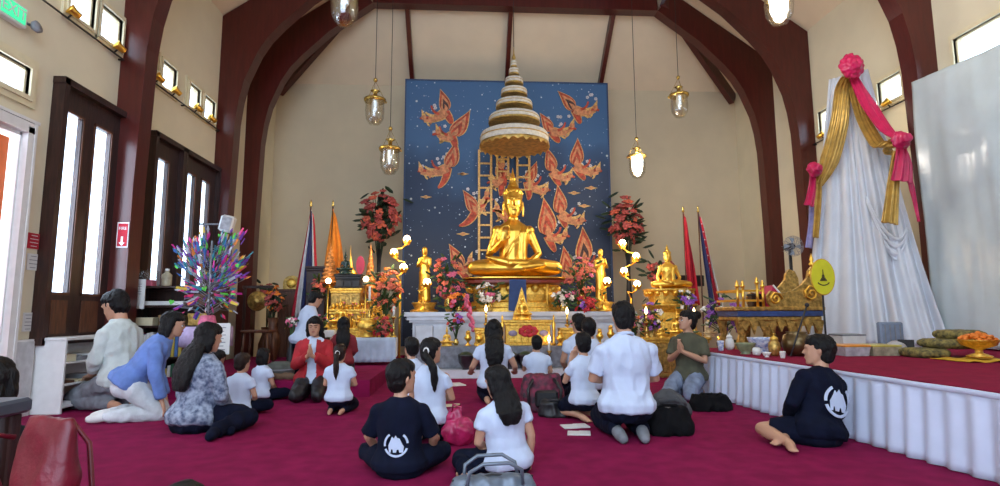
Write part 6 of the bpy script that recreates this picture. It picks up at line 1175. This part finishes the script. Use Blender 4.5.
p = PZ(544, 412, 0); o = root('maroon_backpack', 'maroon patterned backpack slumped on the carpet behind the small child', 'backpack', (p.x, p.y + .1, 0)); mobj('body', bagmesh(.42, .28, .34, 3, .012, .015, .6), mat('maroon_pattern', (.02, .012, .02), .7, scale=18, col2=(.22, .015, .05)), o)
b = MB(); b.bev((.02, -.15, .13), (.22, .06, .16), .02); b.build('front_pocket', m_black, o)
for s in (-1, 1): b = MB(); b.tube([(.10 * s, -.08, .31), (.16 * s, -.17, .22), (.15 * s, -.16, .06)], .016, 8); b.build('strap', m_black, o)
def duffel(label, px, py, w_, d_, h_, m, seed, name='black_bag'):
    p = PZ(px, py, 0); o = root(name, label, 'bag', (p.x, p.y + d_ / 2, 0)); mobj('body', bagmesh(w_, d_, h_, seed, .012, .018, .6), m, o); b = MB(); b.tube([(-w_ * .3, 0, h_ * .9), (-w_ * .15, -.05, h_ * 1.12), (w_ * .15, -.05, h_ * 1.1), (w_ * .3, 0, h_ * .9)], .012, 6); b.build('strap', m, o); b = MB(); b.tube([(-w_ * .38, 0, h_ * .98), (w_ * .38, 0, h_ * .97)], .007, 6); b.build('zip', m_grey, o); return o
duffel('black bag slumped right of the man in the polo shirt', 675, 437, .36, .28, .20, m_blackcloth, 5); g = PZ(683, 428, 0); o = root('grey_jacket', 'dark grey folded jacket lying behind the black bag', 'jacket', (g.x, g.y + .32, 0)); b = MB(); b.ell((0, 0, .12), (.15, .13, .14)); b.ell((.1, 0, .08), (.1, .1, .08)); mobj('cloth', remesh(b, .012, 2, .02, 8), mat('grey_wool', (.07, .075, .085), .9, var=.2), o); b = MB(); b.tube([(-.12, -.1, .18), (0, -.13, .2), (.12, -.08, .15)], .02, 8); b.build('sleeve', mat('grey_wool', None), o)
duffel('flat black bag on the carpet at the foot of the dais', 716, 412, .40, .26, .14, m_blackcloth, 6); duffel('black and brown bag beside the maroon backpack', 557, 418, .30, .16, .14, m_black, 7)
def paper(px, py, w_, d_, rz, label, m=None, name='booklet'):
    p = PZ(px, py, 0); o = root(name, label, 'booklet', (p.x, p.y, 0), rz); b = MB(); b.bev((-w_ / 4, 0, .006), (w_ / 2, d_, .01), .002); b.build('page', m or m_white, o); b = MB(); b.bev((w_ / 4, 0, .008), (w_ / 2, d_, .012), .002); b.build('cover', m or m_white, o); return o
paper(575, 427, .22, .15, .1, 'open white booklet on the carpet left of the man in the polo shirt'); paper(579, 434, .18, .14, -.2, 'white printed sheet on the carpet nearest the man in the polo shirt'); paper(659, 400, .22, .2, .1, 'white booklet on the carpet right of the man in the polo shirt', mat('lilac_paper', (.5, .48, .6), .7)); paper(455, 385, .22, .3, .3, 'white and black booklet standing open near the ponytailed child'); paper(452, 406, .16, .14, 0, 'small cream card on the carpet behind the pink bag', m_cream)
paper(670, 374, .5, .35, .2, 'flat pale mat on the carpet before the right offering shelf')
# red handbag, dark seat at the left edge
o = root('dark_table', 'dark low table with a grey top at the bottom left edge', 'table', (PY(34, 405, 2.0).x - .32, 2.02, 0)); zt = PY(20, 403, 1.95).z; b = MB(); b.bev((-.25, 0, zt - .025), (1.0, .16, .05), .01); b.build('table_top', mat('slate_top', (.06, .07, .09), .35), o)
for x in (.20, -.7):
    for y in (-.045, .045): b = MB(); b.bev((x, y, (zt - .05) / 2), (.05, .05, zt - .05), .006); b.build('leg', m_wood, o)
b = MB(); b.bev((-.25, 0, zt * .35), (.9, .05, .06), .006); b.build('stretcher', m_wood, o)
m_redl = mat('red_leather', (.13, .004, .014), .4, var=.15, bump=.2)
p = PY(46, 475, 1.80); o = root('red_handbag', 'crimson leather handbag with long handles standing beside the dark table', 'bag', (p.x, 1.80, 0), R(-25)); o.location.z = 0; mobj('body', bagmesh(.24, .13, PY(45, 420, 1.75).z, 9, .010, .007, .30), m_redl, o)
for y in (-.05, .05): b = MB(); b.tube([(-.07, y, .60), (-.08, y * 2.2, .62), (-.02, y * 2.6, .55), (.04, y * 2.2, .42), (.07, y * 1.9, .30)], .008, 8); b.build('handle', m_redl, o)
b = MB(); b.ell((0, -.07, .42), (.02, .01, .02)); b.build('clasp', m_brass, o)

def beam_lamp(src, dst, power, size=.9):
    l = bpy.data.lights.new('spotlight_beam', 'SPOT'); l.energy = power; l.color = (1, .80, .52); l.spot_size = size; l.spot_blend = .8; l.shadow_soft_size = .06; o = bpy.data.objects.new('spotlight_beam', l); C.objects.link(o); o.location = src; o.rotation_euler = (V(dst) - V(src)).to_track_quat('-Z', 'Y').to_euler()
beam_lamp((XL + .22, 9.4, 4.1), (.9, 10.3, 2.3), 420, .7); beam_lamp((XL + .22, 8.9, 4.1), (-1.6, 9.2, 1.2), 160, .7); beam_lamp((XR - .25, 9.0, 4.0), (1.2, 10.2, 2.2), 420, .7); beam_lamp((XR - .25, 7.4, 4.0), (3.4, 8.8, 1.2), 200, .8)
